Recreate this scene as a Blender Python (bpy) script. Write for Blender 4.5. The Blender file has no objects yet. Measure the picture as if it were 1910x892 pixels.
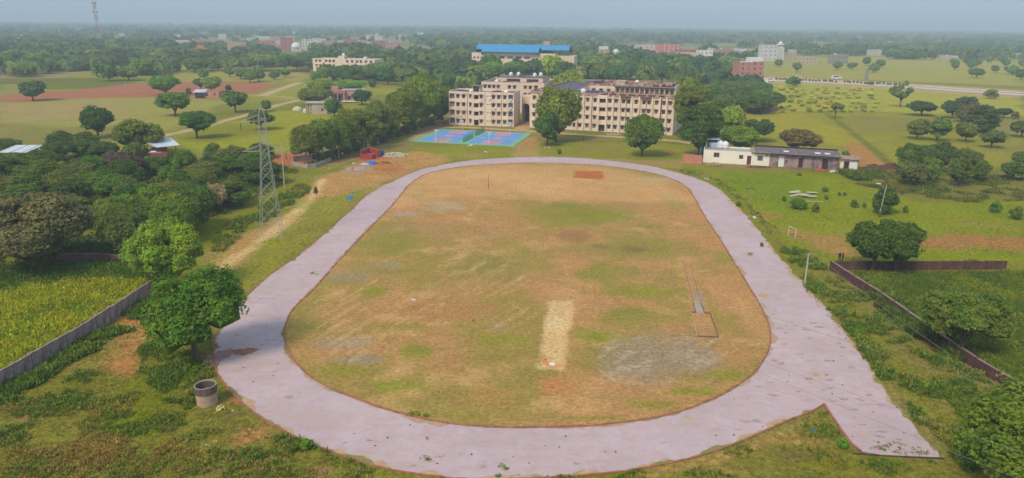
import bpy, math, random
import numpy as np
from mathutils import Vector, Matrix
from mathutils.geometry import tessellate_polygon
SC = bpy.context.scene
COL = SC.collection
# ------------------------------------------------------------------ camera
F = 1364.0; HC = 36.0; PITCH = math.atan((446-46)/F); ROLL = math.radians(.57)
fwd = Vector((0, math.cos(PITCH), -math.sin(PITCH)))
_u0 = Vector((0, math.sin(PITCH), math.cos(PITCH))); _r0 = Vector((1, 0, 0))
right = _r0*math.cos(ROLL) + _u0*math.sin(ROLL)
up = _u0*math.cos(ROLL) - _r0*math.sin(ROLL)
CAMP = Vector((0, 0, HC))
cd = bpy.data.cameras.new("camera"); cam = bpy.data.objects.new("camera", cd); COL.objects.link(cam)
cd.sensor_width = 36; cd.lens = 36*F/1910; cd.clip_end = 40000; cd.clip_start = .5
m = Matrix((right, up, -fwd)).transposed().to_4x4(); m.translation = CAMP
cam.matrix_world = m
SC.camera = cam
# ------------------------------------------------------------------ light
SUN_EL, SUN_AZ = math.radians(46), math.radians(-146)     # azimuth clockwise from +Y
w = bpy.data.worlds.new("World"); SC.world = w; w.use_nodes = True
nt = w.node_tree; nt.nodes.clear()
out = nt.nodes.new('ShaderNodeOutputWorld'); mixs = nt.nodes.new('ShaderNodeMixShader')
sky = nt.nodes.new('ShaderNodeTexSky'); sky.sky_type = 'NISHITA'; sky.sun_disc = False
sky.sun_elevation = SUN_EL; sky.sun_rotation = SUN_AZ % (2*math.pi); sky.altitude = 300; sky.dust_density = 3
b1 = nt.nodes.new('ShaderNodeBackground'); b1.inputs[1].default_value = .07
b2 = nt.nodes.new('ShaderNodeBackground'); b2.inputs[1].default_value = 1.0   # the even cloud layer
b2.inputs[0].default_value = (.36, .48, .625, 1)
nt.links.new(sky.outputs[0], b1.inputs[0]); mixs.inputs[0].default_value = .78
nt.links.new(b1.outputs[0], mixs.inputs[1]); nt.links.new(b2.outputs[0], mixs.inputs[2])
nt.links.new(mixs.outputs[0], out.inputs[0])
sl = bpy.data.lights.new("sun", 'SUN'); sl.energy = 2.0; sl.angle = math.radians(18); sl.color = (1, .90, .72)
so = bpy.data.objects.new("sun", sl); COL.objects.link(so)
sd = Vector((math.sin(SUN_AZ)*math.cos(SUN_EL), math.cos(SUN_AZ)*math.cos(SUN_EL), math.sin(SUN_EL)))
so.rotation_euler = sd.to_track_quat('Z', 'Y').to_euler(); so.location = (0, 0, 60)
SC.view_settings.view_transform = 'Standard'; SC.view_settings.look = 'None'
SC.view_settings.exposure = 0.36; SC.view_settings.gamma = 1
SC.cycles.max_bounces = 5; SC.cycles.diffuse_bounces = 2; SC.cycles.glossy_bounces = 1
SC.cycles.transmission_bounces = 2; SC.cycles.volume_bounces = 1; SC.cycles.transparent_max_bounces = 4
HAZE_DENSITY = .00039
# ------------------------------------------------------------------ pixel -> place helpers (photo pixels, 1910 wide)
def at(px, py, z=0.0):
    d = fwd + right*((px-955)/F) + up*((446-py)/F)
    return CAMP + d*((z-HC)/d.z)
def dep(p): return (Vector((p[0], p[1], p[2] if len(p) > 2 else 0))-CAMP).dot(fwd)
def ztop(p, py):
    q = (446-py)/F; B = Vector((p[0], p[1], 0))-CAMP
    return (q*B.dot(fwd)-B.dot(up))/(up.z-q*fwd.z)
def poly(pts): return np.array([at(a, b)[:2] for a, b in pts])
def lin(c):
    r = []
    for v in c[:3]:
        v = v/255.
        r.append(v/12.92 if v <= .04045 else ((v+.055)/1.055)**2.4)
    return tuple(r)
# ------------------------------------------------------------------ numpy noise
def _hash(ix, iy, s):
    h = (ix.astype(np.int64)*374761393 + iy.astype(np.int64)*668265263 + s*974634777) & 0xffffffff
    h = ((h ^ (h >> 13))*1274126177) & 0xffffffff
    return ((h ^ (h >> 16)) & 0xffffff)/float(0xffffff)
def vnoise(x, y, s=0):
    ix = np.floor(x); iy = np.floor(y); fx = x-ix; fy = y-iy
    fx = fx*fx*(3-2*fx); fy = fy*fy*(3-2*fy)
    a = _hash(ix, iy, s); b = _hash(ix+1, iy, s); c = _hash(ix, iy+1, s); d = _hash(ix+1, iy+1, s)
    return (a*(1-fx)+b*fx)*(1-fy)+(c*(1-fx)+d*fx)*fy
def fbm(x, y, s=0, o=4):
    t = 0; a = .5; n = 0
    for k in range(o):
        t = t+a*vnoise(x, y, s+k*17); n += a; a *= .5; x = x*2.03+13.1; y = y*2.03+7.7
    return t/n
def sstep(e0, e1, v):
    t = np.clip((v-e0)/(e1-e0), 0, 1); return t*t*(3-2*t)
def sdist(X, Y, P, closed=True):
    n = len(P); d = np.full(X.shape, 1e9); ins = np.zeros(X.shape, bool)
    for i in range(n if closed else n-1):
        a = P[i]; b = P[(i+1) % n]; ex, ey = b-a; L = ex*ex+ey*ey+1e-9
        t = np.clip(((X-a[0])*ex+(Y-a[1])*ey)/L, 0, 1)
        d = np.minimum(d, np.hypot(X-a[0]-t*ex, Y-a[1]-t*ey))
        if closed:
            c = ((a[1] > Y) != (b[1] > Y)) & (X < (b[0]-a[0])*(Y-a[1])/((b[1]-a[1]) if b[1] != a[1] else 1e-9)+a[0])
            ins ^= c
    return np.where(ins, d, -d) if closed else d
def catmull(pts, n=8, closed=True):
    P = [np.array(p, float) for p in pts]; N = len(P); o = []
    rng = range(N if closed else N-1)
    for i in rng:
        if closed: p0, p1, p2, p3 = P[i-1], P[i], P[(i+1) % N], P[(i+2) % N]
        else: p0, p1, p2, p3 = P[max(i-1, 0)], P[i], P[i+1], P[min(i+2, N-1)]
        for k in range(n):
            t = k/n
            o.append(.5*((2*p1)+(p2-p0)*t+(2*p0-5*p1+4*p2-p3)*t*t+(3*p1-p0-3*p2+p3)*t**3))
    if not closed: o.append(P[-1])
    return np.array(o)
# ------------------------------------------------------------------ materials
MATS = {}
def newmat(name):
    m = bpy.data.materials.new(name); m.use_nodes = True; n = m.node_tree; n.nodes.clear()
    o = n.nodes.new('ShaderNodeOutputMaterial'); p = n.nodes.new('ShaderNodeBsdfPrincipled')
    p.inputs['Specular IOR Level'].default_value = .15
    n.links.new(p.outputs[0], o.inputs[0]); return m, n, p, o
def nmap(n, scale, detail=4, rough=.6, stretch=None, coord='Object'):
    tc = n.nodes.new('ShaderNodeTexCoord'); t = n.nodes.new('ShaderNodeTexNoise')
    t.inputs['Scale'].default_value = scale; t.inputs['Detail'].default_value = detail; t.inputs['Roughness'].default_value = rough
    if stretch:
        mp = n.nodes.new('ShaderNodeMapping'); mp.inputs['Scale'].default_value = stretch
        n.links.new(tc.outputs[coord], mp.inputs[0]); n.links.new(mp.outputs[0], t.inputs[0])
    else: n.links.new(tc.outputs[coord], t.inputs[0])
    return t.outputs[0]
def rng_(n, sock, a, b, lo=.3, hi=.7):
    r = n.nodes.new('ShaderNodeMapRange'); r.inputs[1].default_value = lo; r.inputs[2].default_value = hi
    r.inputs[3].default_value = a; r.inputs[4].default_value = b; n.links.new(sock, r.inputs[0]); return r.outputs[0]
def mulc(n, col, fac):
    v = n.nodes.new('ShaderNodeVectorMath'); v.operation = 'SCALE'
    n.links.new(col, v.inputs[0]); n.links.new(fac, v.inputs[3]); return v.outputs[0]
def mixc(n, fac, a, b):
    x = n.nodes.new('ShaderNodeMix'); x.data_type = 'RGBA'
    n.links.new(fac, x.inputs[0])
    for i, c in ((6, a), (7, b)):
        if isinstance(c, tuple): x.inputs[i].default_value = (*c[:3], 1)
        else: n.links.new(c, x.inputs[i])
    return x.outputs[2]
def plain(name, rgb, rough=.8, var=.12, scale=.6, dirt=None, dirt_amt=.5, stretch=None, metal=0, spec=None):
    """painted / plastered / stone surface with uneven tone and optional stains"""
    if name in MATS: return MATS[name]
    m, n, p, o = newmat(name); c = lin(rgb)
    p.inputs['Roughness'].default_value = rough; p.inputs['Metallic'].default_value = metal
    if spec is not None: p.inputs['Specular IOR Level'].default_value = spec
    rgbn = n.nodes.new('ShaderNodeRGB'); rgbn.outputs[0].default_value = (*c, 1)
    col = mulc(n, rgbn.outputs[0], rng_(n, nmap(n, scale), 1-var, 1+var))
    if dirt:
        f = rng_(n, nmap(n, scale*1.7, 5, .7, stretch or (1, 1, .25)), 0, dirt_amt, .48, .68)
        col = mixc(n, f, col, lin(dirt))
    n.links.new(col, p.inputs['Base Color'])
    MATS[name] = m; return m
def ground_mat(name, fine=(.9, 3.5), amt=.22, bump=.3, dark=None):
    m, n, p, o = newmat(name); p.inputs['Roughness'].default_value = .95; p.inputs['Specular IOR Level'].default_value = .05
    a = n.nodes.new('ShaderNodeAttribute'); a.attribute_name = 'Col'
    f1 = rng_(n, nmap(n, fine[0], 5, .65), 1-amt, 1+amt); f2 = rng_(n, nmap(n, fine[1], 4, .7), 1-amt*.9, 1+amt*.9)
    col = mulc(n, mulc(n, a.outputs[0], f1), f2)
    hs = n.nodes.new('ShaderNodeHueSaturation'); n.links.new(col, hs.inputs['Color'])
    n.links.new(rng_(n, nmap(n, fine[0]*.37, 4, .6, (1, 1.3, 1)), .492, .508), hs.inputs['Hue'])
    n.links.new(hs.outputs[0], p.inputs['Base Color'])
    bp = n.nodes.new('ShaderNodeBump'); bp.inputs['Strength'].default_value = bump; bp.inputs['Distance'].default_value = .15
    n.links.new(nmap(n, fine[1], 4, .7), bp.inputs['Height']); n.links.new(bp.outputs[0], p.inputs['Normal'])
    MATS[name] = m; return m
def foliage_mat(name, use_attr=False):
    m, n, p, o = newmat(name); p.inputs['Roughness'].default_value = .65; p.inputs['Specular IOR Level'].default_value = .12
    if use_attr:
        a = n.nodes.new('ShaderNodeAttribute'); a.attribute_name = 'Col'; base = a.outputs[0]
    else:
        oi = n.nodes.new('ShaderNodeObjectInfo'); a = n.nodes.new('ShaderNodeAttribute'); a.attribute_name = 'leaf_tone'
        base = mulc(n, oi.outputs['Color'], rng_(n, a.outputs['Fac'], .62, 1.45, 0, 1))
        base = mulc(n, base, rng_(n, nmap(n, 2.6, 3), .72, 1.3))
    geo = n.nodes.new('ShaderNodeNewGeometry'); va = n.nodes.new('ShaderNodeVectorMath'); va.operation = 'ADD'; va.inputs[1].default_value = (0, 0, 1.3 if use_attr else .5)
    vn = n.nodes.new('ShaderNodeVectorMath'); vn.operation = 'NORMALIZE'; n.links.new(geo.outputs['Normal'], va.inputs[0]); n.links.new(va.outputs[0], vn.inputs[0]); n.links.new(vn.outputs[0], p.inputs['Normal'])
    hs = n.nodes.new('ShaderNodeHueSaturation'); n.links.new(base, hs.inputs['Color'])
    n.links.new(rng_(n, nmap(n, 1.7 if not use_attr else .3, 3), .48, .525), hs.inputs['Hue'])
    n.links.new(hs.outputs[0], p.inputs['Base Color'])
    tr = n.nodes.new('ShaderNodeBsdfTranslucent'); n.links.new(hs.outputs[0], tr.inputs[0])
    mx = n.nodes.new('ShaderNodeMixShader'); mx.inputs[0].default_value = .38 if use_attr else .3
    n.links.new(p.outputs[0], mx.inputs[1]); n.links.new(tr.outputs[0], mx.inputs[2]); n.links.new(mx.outputs[0], o.inputs[0])
    MATS[name] = m; return m
LEAF = foliage_mat('leaves'); WEED = foliage_mat('weeds', True)
BARK = plain('bark', (98, 84, 70), .95, .25, 3); BARKP = plain('pale_bark', (168, 158, 142), .9, .2, 3)
# ------------------------------------------------------------------ mesh helpers
def tag(o, label=None, cat=None, group=None, kind=None):
    if label: o['label'] = label
    if cat: o['category'] = cat
    if group: o['group'] = group
    if kind: o['kind'] = kind
    return o
def link(name, me, mat=None, parent=None, loc=None, rz=0, kind=None):
    o = bpy.data.objects.new(name, me); COL.objects.link(o)
    if mat is not None and me is not None and not me.materials: me.materials.append(mat)
    if parent is not None: o.parent = parent
    if loc is not None: o.location = loc
    if rz: o.rotation_euler.z = rz
    if kind: o['kind'] = kind
    return o
def thing(name, label, cat, loc, rz=0, group=None):
    o = bpy.data.objects.new(name, None); COL.objects.link(o); o.location = (loc[0], loc[1], loc[2] if len(loc) > 2 else 0)
    o.rotation_euler.z = rz; o.empty_display_size = .5
    return tag(o, label, cat, group)
def mesh(name, V, Fc, smooth=False):
    me = bpy.data.meshes.new(name); me.from_pydata([tuple(v) for v in V], [], [tuple(f) for f in Fc])
    if smooth: me.polygons.foreach_set('use_smooth', [True]*len(me.polygons))
    me.update(); return me
def npmesh(name, V, Q):
    """V (n,3), Q (m,k) fast"""
    me = bpy.data.meshes.new(name); V = np.asarray(V, np.float32); Q = np.asarray(Q, np.int32); k = Q.shape[1]
    me.vertices.add(len(V)); me.vertices.foreach_set('co', V.ravel())
    me.loops.add(Q.size); me.loops.foreach_set('vertex_index', Q.ravel())
    me.polygons.add(len(Q)); me.polygons.foreach_set('loop_start', np.arange(0, Q.size, k, dtype=np.int32))
    me.polygons.foreach_set('loop_total', np.full(len(Q), k, np.int32))
    me.update(calc_edges=True); return me
def colattr(me, C):
    a = me.color_attributes.new('Col', 'FLOAT_COLOR', 'POINT')
    a.data.foreach_set('color', np.concatenate([C, np.ones((len(C), 1))], 1).astype(np.float32).ravel())
class MB:
    def __init__(s): s.v = []; s.f = []
    def add(s, V, Fc):
        b = len(s.v); s.v += [tuple(v) for v in V]; s.f += [tuple(i+b for i in f) for f in Fc]; return s
    def quad(s, *p): return s.add(p, [tuple(range(len(p)))])
    def box(s, x0, x1, y0, y1, z0, z1):
        return s.add([(x0, y0, z0), (x1, y0, z0), (x1, y1, z0), (x0, y1, z0), (x0, y0, z1), (x1, y0, z1), (x1, y1, z1), (x0, y1, z1)],
                     [(0, 3, 2, 1), (4, 5, 6, 7), (0, 1, 5, 4), (1, 2, 6, 5), (2, 3, 7, 6), (3, 0, 4, 7)])
    def bar(s, a, b, r, n=4, r2=None):
        a = Vector(a); b = Vector(b); d = (b-a)
        if d.length < 1e-6: return s
        d.normalize(); q = d.orthogonal().normalized(); t = d.cross(q); r2 = r if r2 is None else r2; V = []
        for P, R_ in ((a, r), (b, r2)):
            for k in range(n):
                an = 2*math.pi*(k+.5)/n; V.append(P+(q*math.cos(an)+t*math.sin(an))*R_)
        return s.add(V, [(k, (k+1) % n, n+(k+1) % n, n+k) for k in range(n)]+[tuple(range(n-1, -1, -1)), tuple(range(n, 2*n))])
    def tube(s, P, R_, n=6):
        for i in range(len(P)-1): s.bar(P[i], P[i+1], R_[i], n, R_[i+1])
        return s
    def lathe(s, prof, cx=0, cy=0, n=20):
        V = []; Fc = []
        for r, z in prof:
            for k in range(n):
                a = 2*math.pi*k/n; V.append((cx+r*math.cos(a), cy+r*math.sin(a), z))
        for i in range(len(prof)-1):
            for k in range(n): Fc.append((i*n+k, i*n+(k+1) % n, (i+1)*n+(k+1) % n, (i+1)*n+k))
        return s.add(V, Fc)
    def build(s, name, mat, parent=None, kind=None, loc=None, rz=0, smooth=False):
        me = mesh(name, s.v, s.f, smooth); return link(name, me, mat, parent, loc, rz, kind)
# ================================================================== GROUND
GRASS = lin((116, 128, 60)); DRY = lin((140, 128, 76)); LUSH = lin((92, 122, 44))
def paint_init(X, Y):
    n1 = fbm(X/28, Y/28, 1, 5)[..., None]; n2 = fbm(X/9, Y/9, 5, 4)[..., None]; n3 = fbm(X/2.4, Y/2.4, 9, 3)[..., None]
    g, d, l = map(np.array, (GRASS, DRY, LUSH))
    c = g*(1-sstep(.5, .72, n1)) + d*sstep(.5, .72, n1)
    c = c*(1-sstep(.5, .75, n2)*.8) + l*sstep(.5, .75, n2)*.8
    return c*(.85+.3*n3)
def blend(C, mk, rgb, X, Y, var=.14, s=3):
    c = np.array(lin(rgb)); n = fbm(X/3.1, Y/3.1, s, 3)
    cc = c*(1+var*2*(n[..., None]-.5)); C[...] = C*(1-mk[..., None])+cc*mk[..., None]
def paint_poly(C, X, Y, pts, rgb, soft=1.5, amp=2.0, st=1.0, scale=5., smooth=False, var=.14, s=3):
    P = poly(pts)
    if smooth: P = catmull(P, 5)
    mg = soft+amp+2
    bb = (X > P[:, 0].min()-mg) & (X < P[:, 0].max()+mg) & (Y > P[:, 1].min()-mg) & (Y < P[:, 1].max()+mg)
    if not bb.any(): return
    x = X[bb]; y = Y[bb]
    d = sdist(x, y, P)+(fbm(x/scale, y/scale, s+31, 4)-.5)*2*amp
    mk = sstep(-soft, soft, d)*st; c = C[bb]; blend(c, mk, rgb, x, y, var, s); C[bb] = c
def paint_line(C, X, Y, pts, rgb, width, soft=.6, amp=.4, st=1.0, s=3, scale=3.):
    P = catmull(poly(pts), 6, False); mg = width+soft+amp+1
    bb = (X > P[:, 0].min()-mg) & (X < P[:, 0].max()+mg) & (Y > P[:, 1].min()-mg) & (Y < P[:, 1].max()+mg)
    if not bb.any(): return
    x = X[bb]; y = Y[bb]
    d = width/2-sdist(x, y, P, False)+(fbm(x/scale, y/scale, s+77, 3)-.5)*2*amp
    mk = sstep(-soft, soft, d)*st; c = C[bb]; blend(c, mk, rgb, x, y, .14, s); C[bb] = c
def paint_blob(C, X, Y, px, py, rx, ry, rgb, st=.8, s=3, rag=.6, scale=None):
    c0 = at(px, py); RX = rx*dep(c0)/F; RY = abs(at(px, py-ry)[1]-at(px, py+ry)[1])/2
    bb = (abs(X-c0[0]) < RX*1.9) & (abs(Y-c0[1]) < RY*1.9)
    if not bb.any(): return
    x = X[bb]; y = Y[bb]; sc = scale or max(1.2, min(RX, RY)*.5)
    d = 1-np.hypot((x-c0[0])/RX, (y-c0[1])/RY)+(fbm(x/sc, y/sc, s+11, 4)-.5)*2*rag
    mk = sstep(-.25, .6, d)*st; c = C[bb]; blend(c, mk, rgb, x, y, .14, s); C[bb] = c

def axis(a, b, step, lim, ratio):
    core = list(np.arange(a, b+.01, step)); lo = []; v = a; s = step
    while v > -lim: s *= ratio; v -= s; lo.append(v)
    hi = []; v = b; s = step
    while v < lim: s *= ratio; v += s; hi.append(v)
    return np.array(lo[::-1]+core+hi)
LIM = 11000
gx = axis(-112, 112, .75, LIM, 1.034); gy = axis(48, 300, .75, LIM, 1.022); gy = gy[gy > -60]
gy = np.concatenate([[-400], gy])
GX, GY = np.meshgrid(gx, gy); GC = paint_init(GX, GY)
# patchwork of fields far off
ca, sa = math.cos(.25), math.sin(.25); U = (GX*ca+GY*sa); Vv = (-GX*sa+GY*ca)
ic = np.floor(U/150+.35*np.floor(Vv/90)); jc = np.floor(Vv/90); hsh = _hash(ic, jc, 5)[..., None]
pal = np.array([lin(c) for c in ((118, 132, 70), (138, 144, 76), (104, 122, 62), (150, 140, 96), (96, 116, 60), (128, 138, 62))])
pc = pal[(np.floor(hsh[..., 0]*5.99)).astype(int)]
farm = sstep(300, 380, GY+.2*abs(GX))[..., None]
GC = GC*(1-farm)+pc*(.85+.3*fbm(GX/15, GY/15, 3, 4)[..., None])*farm
PP = lambda *a, **k: paint_poly(GC, GX, GY, *a, **k)
PL = lambda *a, **k: paint_line(GC, GX, GY, *a, **k)
PB = lambda *a, **k: paint_blob(GC, GX, GY, *a, **k)
# --- far and middle fields, left
PP([(0, 190), (180, 180), (290, 178), (420, 190), (330, 238), (205, 280), (0, 272)], (150, 150, 78), 4, 6, s=1, scale=18)
PP([(0, 196), (150, 190), (250, 192), (200, 214), (0, 236)], (162, 146, 98), 8, 14, .85, s=2, scale=20)
PP([(0, 232), (250, 236), (210, 280), (0, 280)], (126, 126, 66), 6, 8, .8, s=3, scale=20)
PP([(310, 262), (345, 246), (420, 230), (520, 206), (600, 208), (700, 198), (640, 262), (540, 290), (400, 290)], (132, 150, 52), 3, 4, s=4, scale=15)
PP([(330, 246), (420, 232), (500, 232), (500, 250), (380, 268), (330, 262)], (104, 122, 58), 5, 5, .6, s=5, scale=15)
PP([(0, 174), (130, 170), (240, 156), (330, 152), (470, 154), (520, 158), (490, 172), (410, 180), (330, 181), (180, 183), (0, 192)], (166, 112, 86), 2, 3, s=6, scale=15)
PP([(0, 158), (60, 156), (100, 168), (0, 178)], (138, 138, 72), 3, 3, s=6, scale=15)
PP([(320, 134), (420, 134), (560, 135), (580, 141), (560, 153), (330, 152)], (146, 150, 78), 3, 3, s=7, scale=15)
PP([(475, 180), (540, 158), (600, 156), (600, 184), (520, 188)], (140, 146, 66), 3, 3, s=8, scale=12)
PP([(672, 160), (760, 168), (840, 158), (880, 170), (800, 196), (700, 196), (640, 200)], (136, 146, 58), 3, 4, s=9, scale=12)
PP([(690, 178), (780, 172), (760, 192), (690, 194)], (120, 122, 70), 3, 4, .8, s=9, scale=12)
PP([(400, 284), (560, 287), (630, 300), (570, 312), (440, 305)], (178, 112, 76), 1.5, 2, s=10)
PL([(195, 292), (265, 268), (300, 254), (345, 245), (400, 230), (470, 212), (515, 197), (590, 180), (640, 172)], (186, 166, 132), 4, 1, .8)
PL([(330, 182), (480, 178), (600, 187)], (178, 160, 126), 3, 1, .8); PL([(490, 178), (540, 160), (560, 154)], (186, 170, 138), 5, 1.2, 1)
# --- right
PP([(1388, 214), (1600, 207), (1910, 218), (1910, 310), (1640, 312), (1460, 292), (1400, 255)], (134, 142, 58), 3, 5, s=12, scale=18)
PP([(1385, 212), (1500, 208), (1610, 262), (1560, 270), (1420, 244)], (156, 152, 44), 4, 6, .85, s=13, scale=14)
PP([(1600, 216), (1760, 222), (1760, 246), (1600, 248)], (132, 130, 70), 6, 8, .7, s=14, scale=15)
PP([(1800, 222), (1910, 222), (1910, 280), (1850, 280)], (134, 128, 80), 6, 8, .7, s=15, scale=15)
PP([(1583, 262), (1612, 272), (1650, 308), (1600, 308), (1575, 285)], (176, 130, 80), 1.5, 2.5, .95, s=16)
PL([(1540, 210), (1580, 240), (1625, 275), (1660, 305)], (104, 108, 50), 2.5, 1, 1, .8)
PP([(1400, 153), (1600, 160), (1910, 184), (1910, 218), (1600, 207), (1440, 210)], (148, 162, 76), 3, 5, s=17, scale=18)
PP([(1390, 112), (1500, 104), (1910, 112), (1910, 160), (1400, 142)], (150, 156, 82), 5, 8, s=18, scale=25)
PP([(1210, 112), (1390, 112), (1390, 130), (1270, 128)], (158, 160, 84), 5, 8, s=18, scale=25)
PL([(1180, 116), (1300, 119), (1400, 122), (1600, 124), (1910, 128)], (172, 160, 120), 6, 3, 2, .6)
PP([(1395, 142), (1500, 145), (1680, 155), (1910, 168), (1910, 184), (1680, 169), (1500, 157), (1400, 154)], (178, 158, 126), 2, 3, .9, s=19, scale=14)
# --- campus grounds
PP([(1250, 290), (1330, 318), (1600, 330), (1910, 372), (1910, 492), (1550, 492), (1470, 470), (1380, 360)], (112, 140, 48), 3, 3, s=20)
PP([(1330, 318), (1500, 325), (1560, 372), (1480, 400), (1370, 355)], (100, 136, 40), 4, 5, .8, s=21)
PP([(1600, 322), (1910, 318), (1910, 376), (1700, 372), (1600, 346)], (118, 122, 66), 3, 4, s=22)
PP([(1455, 428), (1500, 432), (1590, 446), (1600, 478), (1540, 470), (1475, 446)], (170, 132, 80), 1.5, 2.5, .85, s=23)
PP([(1700, 440), (1800, 438), (1910, 446), (1910, 470), (1820, 466), (1720, 462)], (168, 122, 76), 2, 3, .9, s=24)
PB(1430, 404, 40, 7, (172, 128, 76), .7, 25); PB(1600, 430, 90, 8, (140, 138, 66), .7, 26); PB(1840, 420, 70, 10, (138, 136, 66), .7, 27)
PP([(1430, 430), (1560, 500), (1640, 560), (1760, 660), (1890, 745), (1790, 870), (1500, 545)], (118, 128, 58), 2, 2, s=28)
PL([(1560, 510), (1640, 590), (1720, 680), (1800, 770)], (142, 130, 72), 3, 1.5, 1.5, .7, s=29)
PP([(1585, 508), (1910, 505), (1910, 728), (1800, 655), (1640, 552)], (92, 112, 44), 1, 1, s=30)
PP([(1760, 600), (1910, 560), (1910, 720), (1840, 690)], (132, 142, 48), 4, 4, .8, s=31)
PP([(770, 276), (1000, 264), (1280, 270), (1310, 300), (1270, 320), (1060, 294), (800, 300), (720, 296)], (124, 138, 58), 2, 2, s=32)
PP([(965, 256), (1000, 254), (1010, 296), (955, 292)], (176, 146, 92), 1, 2, .85, s=33)
PP([(545, 345), (610, 322), (690, 296), (770, 282), (830, 290), (840, 300), (745, 332), (690, 358), (600, 378), (560, 392)], (184, 146, 92), 2.5, 3.5, .95, s=34)
PB(715, 316, 50, 10, (176, 116, 76), .8, 35); PB(690, 296, 40, 6, (180, 112, 78), .9, 36); PB(670, 318, 30, 8, (176, 158, 138), .7, 36)
PB(630, 385, 60, 14, (150, 138, 66), .8, 37); PB(870, 290, 60, 5, (170, 150, 88), .5, 38); PB(850, 283, 40, 5, (110, 142, 52), .7, 38)
PP([(960, 290), (1280, 300), (1270, 316), (1080, 292)], (170, 142, 90), 1, 2, .7, s=39)
PB(1130, 276, 60, 5, (160, 132, 84), .35, 39); PB(1250, 283, 20, 3, (176, 128, 84), .7, 39)
PL([(760, 262), (830, 238), (960, 243), (1080, 251), (1250, 262), (1310, 272)], (198, 178, 138), 3.2, .5, .4, .95)
PL([(560, 340), (640, 304), (740, 268), (800, 244), (825, 232)], (168, 150, 98), 1.0, .5, .5, .7); PL([(552, 336), (630, 302), (725, 268), (800, 238), (830, 226)], (168, 150, 98), .8, .5, .5, .7)
PP([(768, 250), (822, 222), (860, 205), (870, 215), (836, 236), (790, 248)], (164, 118, 88), 1.5, 1.5, .8, s=40)
PP([(958, 238), (975, 228), (990, 228), (985, 246), (965, 244)], (190, 160, 120), .5, .5, .9, s=40)
PP([(430, 470), (540, 400), (600, 370), (690, 350), (640, 395), (560, 470), (470, 545), (400, 545)], (136, 142, 62), 2, 3, .9, s=41)
PP([(385, 470), (470, 430), (540, 400), (560, 410), (500, 440), (440, 500), (392, 520)], (182, 146, 92), 1.5, 2.5, .9, s=42)
PL([(398, 512), (428, 488), (470, 462), (508, 432), (548, 398), (582, 368), (592, 350), (600, 335)], (210, 184, 134), 2.0, .6, .8, .95)
PL([(430, 508), (448, 482), (486, 455), (530, 425), (560, 398), (596, 362)], (196, 170, 116), .8, .4, .4, .85)
PB(505, 455, 30, 6, (112, 148, 52), .8, 43); PB(560, 380, 28, 10, (138, 150, 62), .6, 44)
PP([(330, 430), (470, 380), (570, 330), (600, 316), (560, 370), (470, 420), (395, 480)], (104, 130, 48), 2, 2, .9, s=45)
# --- near left corner
PP([(-80, 516), (60, 494), (160, 488), (262, 492), (288, 525), (276, 545), (0, 712), (-80, 760)], (134, 152, 40), 1, 1.5, s=46)
PP([(-80, 500), (60, 488), (160, 484), (262, 488), (288, 520), (150, 522), (0, 540), (-80, 556)], (84, 116, 40), 3, 3, .85, s=47)
PP([(0, 725), (270, 552), (400, 560), (402, 690), (450, 750), (700, 892), (760, 960), (-80, 960), (-80, 770)], (116, 124, 58), 1.5, 2, s=48)
PP([(225, 575), (285, 572), (300, 600), (262, 640), (240, 700), (200, 690), (212, 640), (228, 610)], (184, 134, 84), .8, 1.6, .95, s=49)
PB(190, 660, 46, 40, (146, 134, 70), .8, 49); PB(470, 810, 40, 24, (184, 132, 86), .85, 50); PB(520, 850, 60, 14, (150, 138, 70), .7, 51)
PB(300, 720, 70, 70, (92, 122, 44), .7, 52); PB(130, 720, 40, 30, (102, 118, 48), .7, 53); PB(60, 770, 40, 20, (150, 118, 76), .6, 54); PB(250, 800, 60, 24, (88, 126, 44), .8, 55)
PB(600, 880, 24, 12, (182, 140, 92), .8, 56); PB(430, 880, 50, 20, (146, 128, 68), .7, 57); PB(430, 775, 20, 8, (120, 100, 74), .6, 58); PB(150, 850, 40, 24, (146, 132, 70), .6, 58)
PB(440, 745, 20, 10, (176, 120, 80), .7, 59); PB(395, 668, 26, 14, (172, 104, 76), .9, 60)
# --- triangle of rough ground between the track and its spur, and beyond
PP([(1000, 900), (1160, 888), (1340, 846), (1480, 790), (1537, 760), (1570, 810), (1600, 845), (1780, 860), (1910, 880), (1910, 960), (1000, 960)], (124, 126, 58), .8, 1.5, s=61)
PB(1500, 820, 60, 14, (170, 140, 84), .7, 62); PB(1480, 850, 40, 12, (120, 98, 66), .7, 63); PB(1570, 870, 90, 14, (112, 132, 50), .6, 64); PB(1350, 880, 50, 12, (156, 130, 74), .6, 65)
PL([(1500, 790), (1400, 835), (1300, 862), (1200, 884)], (176, 142, 92), 1.0, .5, .5, .7, s=66)
gk = np.clip((GC[..., 1:2]/GC[..., 0:1]-.95)/.5, 0, 1); GC = GC*np.array([1.08, .95, .78])*(1+gk*np.array([.36, .03, -.62]))
nY, nX = GX.shape
Z = np.full(GX.shape, -.03)
idx = np.arange(nY*nX).reshape(nY, nX)
Q = np.stack([idx[:-1, :-1], idx[:-1, 1:], idx[1:, 1:], idx[1:, :-1]], -1).reshape(-1, 4)
me = npmesh('ground', np.stack([GX, GY, Z], -1).reshape(-1, 3), Q); colattr(me, GC.reshape(-1, 3))
GM = ground_mat('ground_soil_grass', (1.5, 5), .40, .8)
link('ground', me, GM, kind='structure')
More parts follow.
